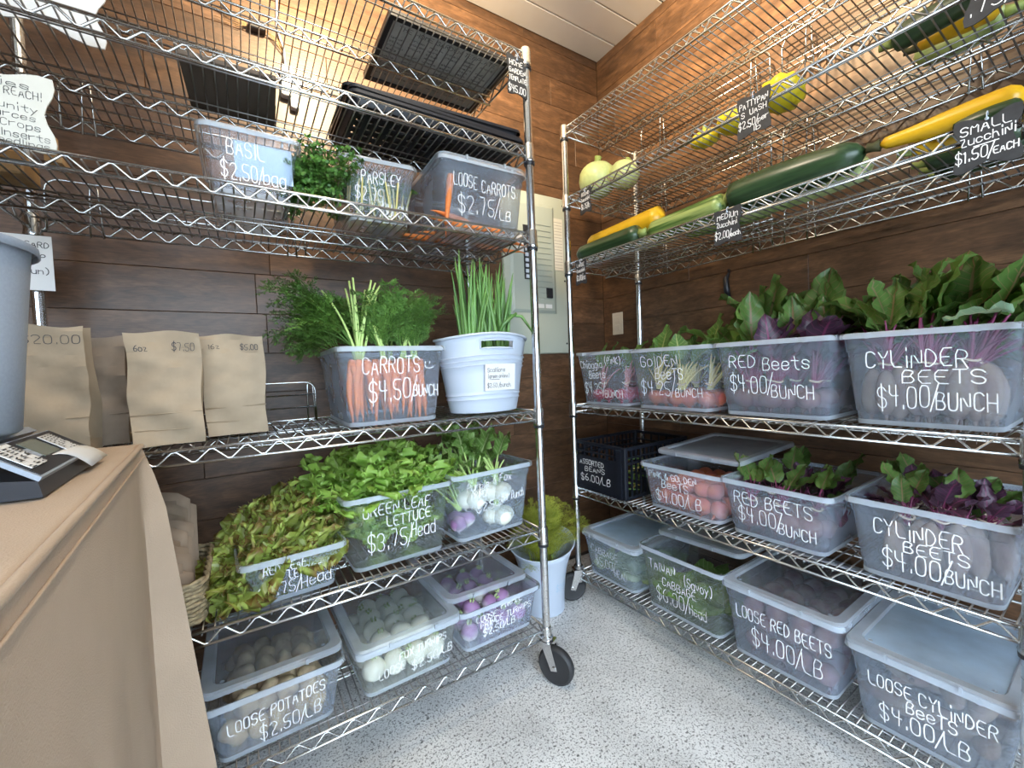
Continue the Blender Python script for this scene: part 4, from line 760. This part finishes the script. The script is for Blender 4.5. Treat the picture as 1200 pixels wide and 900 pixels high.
tag('L', 'cream wavy sign with a black handwritten list standing on the upper left shelf', -1.135, .022, ZL[2] + .072, .145, .140, [('Veggies',.1,.8,.82,.08,-.04),('& OUTREACH!',.3,.9,.70,.10,-.05),('Community',.2,.86,.52,.09,-.05),('Resources',.2,.84,.41,.08,-.05),('plus Crops',.25,.88,.29,.09,-.05),('Plant Inserts',.2,.96,.16,.09,-.05),('& Seedlings',.35,.95,.06,.08,-.05)], m=CREAM, ink=PEN, wave=.006, clip_=False, name='list_sign', lw=.0012, rot=(-.08,0,0))
thing('sign_easel', 'small tan wooden foot behind the cream wavy sign', 'easel', at('L', -1.075, .05, zs('L', 2)), None, MB().box((-.012, 0, 0), (.012, .05, .012)).box((-.004, .01, .012), (.004, .02, .05)).mesh('sign_easel', TANWOOD, False))
thing('wood_block', 'pale brown block at the left end of the upper left shelf', 'block', at('L', -1.19, .18, zs('L', 2)), None, MB().bbox((-.06, -.04, 0), (.05, .05, .045)).mesh('wood_block', TANWOOD, False))
tag('L', 'white paper notice taped to the back left post behind the grey bucket', -1.243, .424, ZL[3] + .448, .125, .135, [('CSA CARD',.3,.96,.78,.1),('PiCKUP',.4,.9,.55,.1),('(Sun)',.5,.95,.3,.1)], m=PAPER, ink=PEN, wave=.0, clip_=False, name='notice', lw=.002, thick=.001)
tag('L', 'blank white wavy card standing at the left end of the second shelf from the top', -1.085, .088, ZL[1] + .062, .185, .125, [], m=PAPER, wave=.007, clip_=False, name='card', cat='card', rot=(0, .06, .0))

# ------------------------------------------------------------------ things on the two highest shelves of the left rack
root = thing('framed_board', 'grey board in a black frame lying face down on the top left shelf', 'board', at('L', -.204, .215, zs('L', 0)))
mb = MB()
for a, b in (((-.200,-.148,0),(.200,-.132,.018)), ((-.200,.132,0),(.200,.148,.018)), ((-.200,-.132,0),(-.184,.132,.018)), ((.184,-.132,0),(.200,.132,.018))): mb.box(a, b)
obj('frame', mb.mesh('frame', BLACKP, False), root); obj('panel', MB().box((-.184, -.132, .006), (.184, .132, .012)).mesh('panel', BOARDM, False), root)
mb = MB(); dn = lambda x, z: (x, -z, .0054)
write(mb, 'THE HOME GARDEN TEMPLATE', -.16, .16, .100, .016, dn, .002)
for c in range(6):
    for k in range(12):
        if (c * 5 + k * 3) % 7 == 0: continue
        write(mb, ''.join(R.choice('aenorstuilmHE') for _ in range(5)), -.172 + .058*c, -.172 + .058*c + R.uniform(.03, .048), .078 - .0165*k, .008, dn, .0015)
obj('lettering', mb.mesh('lettering', PEN, False), root)
for k, lab in enumerate(('black slotted seedling tray at the bottom of its stack', 'black slotted seedling tray in the middle of its stack', 'black slotted seedling tray crooked on top of its stack')):
    mb = MB(); L_, D_, h_ = .26, .14, .028
    mb.rings([rrect(-L_ + .01, L_ - .01, -D_ + .01, D_ - .01, .015, 0), rrect(-L_, L_, -D_, D_, .018, h_), rrect(-L_ - .008, L_ + .008, -D_ - .008, D_ + .008, .02, h_), rrect(-L_ - .008, L_ + .008, -D_ - .008, D_ + .008, .02, h_ - .008)], False, False)
    root = thing('seedling_tray', lab, 'tray', at('L', -.265, .165 + .01*k, zs('L', 1) + .0165 * k + .001, (.0, .02, -.05)[k]), 'stacked seedling trays', mb.mesh('seedling_tray', BLACKP, 40)); mb = MB()
    for i in range(17): mb.box((-L_ + .014 + i*.0305, -D_ + .012, .0), (-L_ + .026 + i*.0305, D_ - .012, .003))
    for i in range(8): mb.box((-L_ + .012, -D_ + .014 + i*.0355, .0005), (L_ - .012, -D_ + .028 + i*.0355, .0035))
    obj('lattice', mb.mesh('lattice', BLACKP, False), root)
mb = MB(); mb.bbox((-.092, -.108, 0), (.092, .108, .012), .002)
root = thing('flat_box', 'thin dark brown cardboard box lying flat on the second shelf from the top', 'box', at('L', -.78, .148, zs('L', 1) + .0005, -.04), None, mb.mesh('flat_box', CARD, False)); obj('flap', MB().box((-.094, .02, .0125), (.094, .110, .0145)).mesh('flap', CARD, False), root)
thing('blue_sheet', 'pale blue sheet of paper leaning inside the bin lettered BASIL', 'paper', at('L', -.725, .078, zs('L', 2) + .045) @ RX(-.05), None, MB().box((-.06, 0, 0), (.06, .0012, .086)).mesh('blue_sheet', BLUEPAPER, False))

# ------------------------------------------------------------------ paper bags
def bag(label, M, W, D, H, m, lines, seed, lean=.0, group=None, pinch=.55, open_=True):
    q = random.Random(seed); mb = MB(); ny = 22; nx = 12; rs = []
    for i in range(ny + 1):
        t = i / ny; z = H * t; d = D * (1 - pinch * t ** 1.4); w_ = W * (1 + .05 * t); ring = []
        def pt(x, y): return (x + .0025*sin(9*t + seed + 20*y), y + lean*z + (.004*sin(7*t + 11*x*4 + seed) + .003*sin(15*t + 40*x) + .0022*sin(26*t - 70*x + seed) + .0018*sin(48*x + 31*t*t + 2*seed)) * (1 if y < d/2 else .4), z + (.004*sin(50*x + seed) if i == ny else 0))
        for k in range(nx + 1): ring.append(pt(-w_/2 + w_*k/nx, 0))
        ring += [pt(w_/2 - (.012 if t > .05 else 0), d*.5), pt(w_/2, d)]
        for k in range(1, nx + 1): ring.append(pt(w_/2 - w_*k/nx, d))
        ring.append(pt(-w_/2 + (.012 if t > .05 else 0), d*.5)); rs.append(ring)
    mb.rings(rs, True, False); root = thing('paper_bag', label, 'bag', M, group); obj('sack', mb.mesh('sack', m, 28), root)
    mb = MB(); rs = [[(x*1.004, -.0015, z + .004*k) for x in (-W/2, W/2)] for k, z in ((0, H*.27), (1, H*.27))]
    mb.tube([(-W*.505, -.0005, H*.275), (W*.505, -.0005, H*.285)], .0014, 5); mb.tube([(-W*.505, .0006, H*.14), (W*.505, .0006, H*.13)], .001, 5); obj('fold', mb.mesh('fold', m), root)
    if lines:
        mb = MB()
        for ln in lines: write(mb, ln[0], -W/2 + W*ln[1], -W/2 + W*ln[2], H*ln[3], H*ln[4], lambda x, z: (x, lean*z - .0072, z), .0016, ln[5] if len(ln) > 5 else 0)
        obj('lettering', mb.mesh('lettering', PEN, False), root)
z4 = zs('L', 3) + .0005
bag('kraft bag marked 6oz $7.50, nearest the empty part of the shelf', at('L', -.940, .105, z4, .03), .125, .08, .252, KRAFT, [('6oz',.1,.28,.83,.05),('$7.50',.62,.94,.83,.07)], 1, .06)
bag('kraft bag marked 16z $5.00, right of the $7.50 bag', at('L', -.812, .185, z4, -.02), .128, .08, .252, KRAFT, [('16z',.1,.28,.86,.045),('$5.00',.62,.92,.85,.055)], 2, .03)
bag('kraft bag marked $20.00 beside the grey bucket', at('L', -1.130, .115, z4, -.02), .125, .085, .262, KRAFT, [('$20.00',.3,.98,.86,.065)], 3, .0)
bag('unmarked kraft bag directly behind the $20.00 bag', at('L', -1.085, .225, z4, -.05), .12, .08, .25, KRAFT2, [], 4, .0); bag('darkest unmarked kraft bag at the back of the shelf', at('L', -1.03, .325, z4, -.1), .12, .075, .245, KRAFT2, [], 5, .0)

# ------------------------------------------------------------------ white oval tub
def tub_ring(t, o=0):
    a, b = .116 + .042*t + o, .085 + .026*t + o; n = 48
    return [(a*cos(2*pi*k/n), b*sin(2*pi*k/n), .006 + t*(.228 + .016*sin(2*pi*k/n)**2 + .0*cos(2*pi*k/n))) for k in range(n)]
root = thing('oval_tub', 'white oval tub with a cut-out handle holding scallions', 'tub', at('L', -.128, .128, zs('L', 3)))
lv_ = [(0, 0), (.10, .001), (.16, .001), (.175, .004), (.19, .001), (.22, .001), (.235, .004), (.25, .001), (.28, .001), (.5, 0), (.60, 0), (.615, .004), (.63, 0), (.66, 0), (.675, .004), (.69, 0), (.72, 0), (.735, .004), (.75, 0), (.82, 0), (.92, 0), (1, 0)]
mb = MB(); rs = [tub_ring(t, o) for t, o in lv_]; n = 48; vs = [p for r in rs for p in r]; fs = []
for i in range(len(rs) - 1):
    for j in range(n):
        k = (j + 1) % n
        if lv_[i][0] >= .82 and lv_[i+1][0] <= .92 and (33 <= j <= 38): continue
        fs.append((i*n+j, i*n+k, (i+1)*n+k, (i+1)*n+j))
fs.append(tuple(range(n - 1, -1, -1))); mb.add(vs, fs); sh = obj('shell', mb.mesh('shell', WHITEP, 50), root); sm_ = sh.modifiers.new('thickness', 'SOLIDIFY'); sm_.thickness = .003; sm_.offset = -1
mb = MB(); mb.tube(tub_ring(1.0, .002), .0045, 6, closed=True); obj('rim', mb.mesh('rim', WHITEP), root)
hr = [tub_ring(.82, .001)[j] for j in range(33, 40)] + [tub_ring(.92, .001)[j] for j in range(39, 32, -1)]
obj('handle_rim', MB().tube(hr, .0032, 6, closed=True).mesh('handle_rim', WHITEP), root)
tag('L', 'white card lettered Scallions (green onions) $2.50/bunch on the tub', 0, 0, 0, .108, .082, [('Scallions',.08,.66,.70,.15),('(green onions)',.08,.82,.48,.13),('-',.2,.5,.38,.08),('$2.50 /bunch',.08,.86,.12,.16)], m=PAPER, ink=PEN, wave=0, clip_=False, name='price_card', cat='card', lw=.0016, thick=.001, M=at('L', -.122, .0265, zs('L', 3) + .115) @ RX(.10))

# ------------------------------------------------------------------ seagrass basket of paper bags
root = thing('woven_basket', 'seagrass basket on the second shelf up, partly behind the table', 'basket', at('L', -1.06, .03, zs('L', 4)))
mb = MB(); mb2 = MB()
def brope(x0, x1, y0, y1, z, ph):
    p = []; per = rrect(x0, x1, y0, y1, .03, z, 4)
    out = []
    for a, b in zip(per, per[1:] + per[:1]):
        L_ = math.dist(a, b); m_ = max(1, int(L_ / .009))
        out += [(a[0] + (b[0]-a[0])*i/m_, a[1] + (b[1]-a[1])*i/m_, z) for i in range(m_)]
    return out
HB = .085
for k in range(9):
    o = .004 * k / 8; z = .008 + HB * k / 9; per = brope(-.165 - o, .165 + o, -.0, .24 + o, z, k)
    P = [(x + .0018*sin(i*1.57 + k*pi), y + .0018*cos(i*1.57 + k*pi), z + .0016*sin(i*2.1 + k)) for i, (x, y, z) in enumerate(per)]; obj('strand', MB().tube(P, .0056, 5, closed=True).mesh('strand', WICK), root)
per = brope(-.172, .172, -.004, .247, HB + .008, 0)
for d in (0, pi):
    P = [(x + .003*cos(i*.9 + d), y, z + .004*sin(i*.9 + d)) for i, (x, y, z) in enumerate(per)]; obj('braided_rim', MB().tube(P, .0048, 6, closed=True).mesh('braided_rim', WICK), root)
per = brope(-.164, .164, .002, .238, .006, 0); obj('braided_foot', MB().tube([(x, y + .002*cos(i*.9), z + .002*sin(i*.9)) for i, (x, y, z) in enumerate(per)], .0062, 6, closed=True).mesh('braided_foot', WICK), root)
obj('bottom', MB().box((-.155, .01, .004), (.155, .23, .010)).mesh('bottom', WICK, False), root)
for i in range(14):
    y = .028 + i * .0145; h_ = .10 + .0105 * i + R.uniform(-.006, .006)
    def fn(u, v): s = v*2 - 1; return (s * (.115 - .01*(i % 3)) , .03*u*u + .01*u*sin(3*s + i) - .006*s*s, h_ * u * (1 - .10*abs(s)**3) + .002*sin(30*v))
    mb = MB().grid(fn, 6, 8, False); o = thing('folded_bag', 'folded brown paper bag in the seagrass basket, %s from the front' % ('first', 'second', 'third', 'fourth', 'fifth', 'sixth', 'seventh', 'eighth', 'ninth', 'tenth', 'eleventh', 'twelfth', 'thirteenth', 'fourteenth')[i], 'bag', at('L', -1.035 + R.uniform(-.01, .01), .03 + y - .012, zs('L', 4) + .013, R.uniform(-.07, .07)), 'folded paper bags in the basket', mb.mesh('folded_bag', KRAFT2))
    sm_ = o.modifiers.new('thickness', 'SOLIDIFY'); sm_.thickness = .0016

# ------------------------------------------------------------------ black crate of beans
root = thing('vented_crate', 'black vented plastic crate lettered ASSORTED BEANS $6.00/LB', 'crate', at('R', .128, .012, zs('R', 4)))
W_, D_, H_ = .145, .40, .205; BLK2 = mat('navy_black_plastic', (.007, .009, .015), .5, spec=.3)
mb = MB(); mb.box((-W_, 0, 0), (W_, D_, .006)); obj('bottom', mb.mesh('bottom', BLK2, False), root)
mb = MB()
for x in (-W_, W_ - .018):
    for y in (0, D_ - .018): mb.bbox((x, y, .0), (x + .018, y + .018, H_), .002)
for z, h_ in ((0, .012), (H_ - .012, .012), (H_ - .045, .006), (H_ - .068, .008)):
    mb.box((-W_ + .018, .001, z), (W_ - .018, .012, z + h_)); mb.box((-W_ + .018, D_ - .012, z), (W_ - .018, D_ - .001, z + h_)); mb.box((-W_ + .001, .018, z), (-W_ + .012, D_ - .018, z + h_)); mb.box((W_ - .012, .018, z), (W_ - .001, D_ - .018, z + h_))
for k in range(1, 6):
    x = -W_ + .018 + k * (2*W_ - .036) / 6; mb.box((x - .002, .003, H_ - .068), (x + .002, .010, H_)); mb.box((x - .002, D_ - .010, 0), (x + .002, D_ - .003, H_))
for k in range(1, 14):
    y = .018 + k * (D_ - .036) / 14
    for x in (-W_ + .003, W_ - .010): mb.box((x, y - .003, .010), (x + .007, y + .003, H_))
mb.box((W_ - .045, -.004, 0), (W_ - .018, .010, H_ - .01))
obj('frame', mb.mesh('frame', BLK2, False), root); obj('front_panel', MB().bbox((-W_ + .016, .002, .010), (W_ - .046, .010, H_ - .066), .002).mesh('front_panel', BLK2, False), root)
mb = MB(); ff = lambda x, z: (x, .0012, z); write(mb, 'ASSORTED', -.11, .03, .108, .020, ff, .0022); write(mb, 'BEANS', -.08, .035, .080, .020, ff, .0022); write(mb, '$6.00/LB', -.105, .065, .038, .028, ff, .0024); obj('lettering', mb.mesh('lettering', INK, False), root)
BEAN = [mat('yellow_bean', (.62, .55, .16), .5), mat('green_bean', (.16, .34, .07), .5)]
BMS = [MB().tube([(-.05, 0, 0), (-.02, .004, .001), (.02, .004, -.001), (.05, -.002, 0)], [.001, .0035, .0035, .001], 6).mesh('bean_pod', m) for m in BEAN]
for i in range(40):
    c = i % 2; thing('bean_pod', ('yellow' if c == 0 else 'green') + ' bean pod inside the black crate lettered ASSORTED BEANS', 'bean', at('R', .128 + R.uniform(-.07, .075), .07 + R.uniform(0, .28), zs('R', 4) + .012 + .0085 * (i // 4), R.uniform(0, 6)), ('yellow' if c == 0 else 'green') + ' beans in the crate', BMS[c])

# ------------------------------------------------------------------ electric panel, outlet and bits on the walls
root = thing('electric_panel', 'grey-green breaker panel on the plank wall between the racks', 'electrical panel', T(-.08, YW, 1.10))
mb = MB(); mb.bbox((-.20, -.022, 0), (.19, 0, .785), .004); obj('cover', mb.mesh('cover', PANEL, False), root)
mb = MB(); mb.rings([[(-.165, -.023, .20), (.105, -.023, .20), (.105, -.023, .735), (-.165, -.023, .735)], [(-.150, -.030, .215), (.090, -.030, .215), (.090, -.030, .72), (-.150, -.030, .72)]], False, True); obj('breaker_door', mb.mesh('breaker_door', PANELD, False), root)
for i in range(15): obj('breaker', MB().box((-.02, -.034, 0), (.075, -.030, .0235)).mesh('breaker', PANELD, False) if i == 0 else bpy.data.meshes['breaker'], root, T(0, 0, .245 + .0275*i))
bs = MB().box((-.10, -.036, 0), (-.06, -.030, .024)).mesh('breaker_switch', BLACKP, False); tg = MB().box((-.096, -.042, .004), (-.076, -.036, .020)).mesh('toggle', WHITEP, False)
for i in range(10):
    b = obj('breaker_switch', bs, root, T(.01, 0, .36 + .026*i), label='black breaker switch')
    if i < 6: obj('toggle', tg, b, None, label='white toggle')
obj('label_strip', MB().box((.100, -.0245, .42), (.158, -.022, .68)).mesh('label_strip', CREAM, False), root, label='cream circuit label strip')
mb = MB()
for i in range(16): mb.box((.104, -.0248, .432 + .0152*i), (.152, -.0244, .4332 + .0152*i))
obj('label_lines', mb.mesh('label_lines', PEN, False), root)
for (x, z, w_, h_) in ((-.03, .225, .05, .045), (.03, .225, .04, .04), (-.13, .49, .05, .08)): obj('sticker', MB().box((x, -.0318, z), (x + w_, -.030, z + h_)).mesh('sticker', PAPER, False), root)
obj('latch', MB().bbox((.035, -.038, .275), (.075, -.030, .325), .003).mesh('latch', BLACKP, False), root, label='black latch')
for x, z in ((.165, .75), (.165, .37), (-.18, .75), (-.18, .05), (.165, .05)): obj('screw', MB().lathe([(.005, 0), (.004, .003)], 8, M=T(x, -.022, z) @ RX(pi/2)).mesh('screw', BLACKP), root)
root = thing('outlet_plate', 'beige outlet plate low on the right plank wall, behind the pink beets', 'outlet', T(XW, .275, 1.25), None, MB().bbox((-.005, -.036, -.058), (0, .036, .058), .001).mesh('outlet_plate', BEIGE, False))
for z in (-.022, .022): obj('socket', MB().bbox((-.007, -.017, z - .015), (-.005, .017, z + .015), .0008).mesh('socket', BEIGE, False), root)
root = thing('wall_hook', 'small black strap hanging on the right plank wall above the greens', 'hook', T(XW - .001, -.345, 1.345)); obj('strap', MB().tube([(0, 0, .05), (-.018, .006, .02), (-.022, 0, -.03), (-.010, -.004, -.055)], [.004, .010, .012, .006], 8).mesh('strap', BLACKP), root); obj('pin', MB().tube([(0.0005, 0, .055), (-.012, 0, .055)], .004, 6).mesh('pin', BLACKP), root)
root = thing('plug_adapter', 'white plug adapter hanging on its cable high on the plank wall', 'adapter', T(-1.14, YW - .001, 2.04)); mb = MB(); mb.bbox((-.028, -.030, -.015), (.012, 0, .085), .003); mb.bbox((.0, -.026, -.05), (.026, 0, .03), .003); obj('body', mb.mesh('body', WHITEP, False), root)
obj('cable', MB().tube([(-.01, -.012, .083), (-.012, -.02, .15), (-.03, -.008, .22), (-.02, -.006, .40), (-.025, -.006, .60)], .0032, 6).mesh('cable', WHITEP), root)
root = thing('cable_clamp', 'black clamp with frayed wires on the upper plank wall', 'clamp', T(-1.235, YW - .002, 2.235)); obj('jaw', MB().bbox((-.022, -.028, -.012), (.03, 0, .012), .003).mesh('jaw', BLACKP, False), root)
mb = MB()
for i in range(9): a = R.uniform(-.9, .9); mb.tube([(-.02, -.01, 0), (-.05, -.014, .02*a), (-.09 - .03*R.random(), -.008, .045*a + .02)], .0011, 4)
for i in range(6): a = R.uniform(-.9, .9); mb.tube([(.03, -.01, 0), (.06, -.014, -.02 + .02*a), (.085, -.006, -.05 + .03*a)], .0011, 4)
obj('wires', mb.mesh('wires', TANWOOD), root)

# ------------------------------------------------------------------ white vase-shaped pail of dill on the floor
root = thing('flared_pail', 'white flared pail on the floor between the two racks', 'pail', T(-.292, .115, 0) @ RZ(.5)); n = 36
def pr_(t): return .088 + .002*t + .048 * t ** 2.6
mb = MB(); mb.rings([[(pr_(t)*cos(a), pr_(t)*sin(a), .002 + t*(.285 + .028*cos(a - .3)*t)) for a in (2*pi*k/n for k in range(n))] for t in (0, .03, .15, .3, .45, .6, .7, .8, .9, 1)], True, False)
o = obj('shell', mb.mesh('shell', WHITEP, 60), root); sm_ = o.modifiers.new('thickness', 'SOLIDIFY'); sm_.thickness = .003; sm_.offset = -1
obj('rim', MB().tube([(pr_(1)*cos(a), pr_(1)*sin(a), .287 + .028*cos(a - .3)) for a in (2*pi*k/n for k in range(n))], .0035, 6, closed=True).mesh('rim', WHITEP), root)
mb = MB(); BLUEPEN = mat('faint_blue_marker', (.30, .50, .66), .6)
def cy(x, z):
    t = z / .29; a = -1.9 + x / .1; r = pr_(t) + .0008; return (r*cos(a), r*sin(a), z)
write(mb, 'Dill', -.01, .045, .155, .028, cy, .0018); write(mb, '$2.00', -.02, .05, .105, .028, cy, .0018); obj('lettering', mb.mesh('lettering', BLUEPEN, False), root)
root = thing('dill_bunch', 'yellow-green dill in the white pail on the floor', 'dill', T(-.285, .115, .012))
for i in range(84): obj('frond', DF[R.randrange(3)], root, T(R.uniform(-.03, .03), R.uniform(-.03, .03), R.uniform(.12, .25)) @ RZ(R.uniform(0, 6.3)) @ RX(-R.uniform(.0, .7)) @ SCL(R.uniform(.75, 1.05)))
ds = MB().tube([(0, 0, 0), (.004, .003, .12), (0, 0, .24)], [.003, .0028, .002], 6).mesh('stalk', LGREEN)
for i in range(18): obj('stalk', ds, root, T(R.uniform(-.03, .03), R.uniform(-.03, .03), 0) @ RZ(R.uniform(0, 6)) @ RX(R.uniform(0, .14)))

# ------------------------------------------------------------------ cloth covered table, scale and bucket
TZ = .917
root = thing('covered_table', 'table under a fitted taupe cover at the left, in front of the rack', 'table')
mb = MB(); NZ = 14; rs = []
q = random.Random(3)
for i in range(NZ + 1):
    t = i / NZ; z = TZ * (1 - t); f = 1 - z / TZ; ring = []
    def w1(s): return .006 * f * sin(s * 23 + 1) + .004 * f * sin(s * 51)
    c1 = Vector((-1.431, -1.245)); c2 = Vector((-1.503, -.285)); c3 = Vector((-1.503 + .018 * min(1, f*8) + .085*f, -.262)); c4 = Vector((-2.25, -.262)); c5 = Vector((-2.25, -1.245))
    for a, b, m_ in ((c1, c2, 22), (c2, c3, 4), (c3, c4, 8), (c4, c5, 6), (c5, c1, 8)):
        for k in range(m_):
            s = k / m_; p = a + (b - a) * s; wv = w1(s) if a is c1 else 0; ring.append((p.x + wv + (.006 * f * (1 - s) if a is c1 else 0), p.y, z))
    rs.append(ring)
top = rs[0]
def inset(r, d, dz):
    cx = sum(p[0] for p in r) / len(r); cy_ = sum(p[1] for p in r) / len(r); return [(p[0] + (cx - p[0]) * d, p[1] + (cy_ - p[1]) * d, p[2] + dz) for p in r]
mb.rings([inset(top, .03, .0005), inset(top, .012, -.0015), inset(top, .0, -.008)] + rs[1:], True, False); obj('cover', mb.mesh('cover', CLOTH, 50), root)
cp = [(p[0], p[1], p[2] - .005) for p in top]; obj('piping', MB().tube([(x + .001, y, z) for x, y, z in cp], .0045, 7, closed=True).mesh('piping', CLOTH), root)
cp2 = [(p[0] + .0045, p[1], TZ - .026) for p in rs[0]]; obj('hem_seam', MB().tube(cp2, .0016, 5, closed=True).mesh('hem_seam', CLOTH), root)
for x, y in ((-1.56, -1.15), (-1.58, -.34), (-2.18, -1.15), (-2.18, -.34)): obj('leg', MB().tube([(x, y, 0), (x, y, TZ - .04)], .015, 8).mesh('leg', POSTM), root)
# scale
root = thing('counter_scale', 'black and grey countertop scale with white labels, on the covered table', 'scale')
Rr, Nn, Tt = Vector((-1.520, -.495, .944)), Vector((-1.510, -.705, .944)), Vector((-1.566, -.478, .972)); Ll = Tt + (Nn - Rr)
dn_ = (Tt - Rr).cross(Nn - Rr).normalized(); dn_ = dn_ if dn_.z > 0 else -dn_
def sl(u, v, o=0): return Rr + (Nn - Rr) * u + (Tt - Rr) * v + dn_ * o      # u runs near, v runs up the slope
mb = MB(); fl_ = lambda p, z: (p.x, p.y, z); zt = TZ + .003
mb.rings([[fl_(sl(0, -.05), zt), fl_(sl(1, -.05), zt), fl_(Ll + Vector((-.22, 0, 0)), zt), fl_(Tt + Vector((-.22, 0.02, 0)), zt)], [tuple(sl(0, -.05, -.006)), tuple(sl(1, -.05, -.006)), fl_(Ll + Vector((-.22, 0, 0)), .968), fl_(Tt + Vector((-.22, .02, 0)), .968)]], True, True); obj('base', mb.mesh('base', BLACKP, False), root)
mb = MB(); mb.rings([[tuple(sl(u, v, -.005)) for u, v in ((-.02, -.08), (1.02, -.08), (1.02, 1.02), (-.02, 1.02))], [tuple(sl(u, v, .000)) for u, v in ((-.02, -.08), (1.02, -.08), (1.02, 1.02), (-.02, 1.02))]]); obj('bezel', mb.mesh('bezel', GREYP, False), root, label='pale grey bezel')
def patch(nm, m, u0, u1, v0, v1, o, **k): obj(nm, MB().rings([[tuple(sl(u, v, o - .0008)) for u, v in ((u0, v0), (u1, v0), (u1, v1), (u0, v1))], [tuple(sl(u, v, o)) for u, v in ((u0, v0), (u1, v0), (u1, v1), (u0, v1))]]).mesh(nm, m, False), root, **k)
patch('keypad', BLACKP, .0, 1, -.03, .98, .0010); patch('display', mat('lcd_grey', (.16, .18, .15), .25), .40, .66, .30, .86, .0022); patch('power_key', GREYP, .64, .80, .34, .66, .0018)
patch('sticker', PAPER, .12, .34, .05, .86, .0026, label='white sticker with small print'); patch('sticker', PAPER, .74, .98, .16, .94, .0026, label='white sticker with handwriting')
mb = MB()
for a, b, n_ in ((.12, .34, 4), (.74, .98, 3)):
    for k in range(n_):
        def fs_(x, z, a=a, b=b, k=k, n_=n_): return tuple(sl(a + (b-a)*(k + .2 + z*.6)/n_, .14 + .7*(1-x), .0034))
        write(mb, 'TOTAL 4.50'[:9 - k], 0, 1, 0, 1, fs_, .05)
obj('lettering', mb.mesh('lettering', PEN, False), root)
pf = MB(); pf.bbox((-.13, -.12, 0), (.13, .12, .012), .006, T(-1.70, -.60, .968) @ RZ(.05)); obj('platform', pf.mesh('platform', GREYP, False), root)
mb = MB(); sq = [Vector(q) for q in [(-1.532, -0.622, 0.952), (-1.531, -0.56, 0.952), (-1.51, -0.456, 0.926), (-1.504, -0.558, 0.926)]]; fn = lambda u, v: tuple(sq[0]*(1-u)*(1-v) + sq[1]*(1-u)*v + sq[2]*u*v + sq[3]*u*(1-v) + Vector((0, 0, .010*sin(pi*u))))
o = thing('price_slip', 'white paper price slip hanging off the scale', 'paper', None, None, mb.grid(fn, 6, 3, False).mesh('price_slip', PAPER)); sm_ = o.modifiers.new('thickness', 'SOLIDIFY'); sm_.thickness = .0006
# bucket standing on the scale
root = thing('grey_bucket', 'grey plastic bucket standing on the scale at the left frame edge', 'bucket', T(-1.637, -.600, .9805)); n = 40
mb = MB(); mb.rings([[(r*cos(2*pi*k/n), r*sin(2*pi*k/n), z) for k in range(n)] for r, z in ((.078, 0), (.082, .003), (.092, .12), (.101, .222), (.106, .222), (.106, .214))], True, False); o = obj('shell', mb.mesh('shell', GREYP, 50), root); sm_ = o.modifiers.new('thickness', 'SOLIDIFY'); sm_.thickness = .0022; sm_.offset = -1
obj('rim', MB().tube([(.1045*cos(2*pi*k/n), .1045*sin(2*pi*k/n), .2225) for k in range(n)], .0028, 6, closed=True).mesh('rim', GREYP), root)
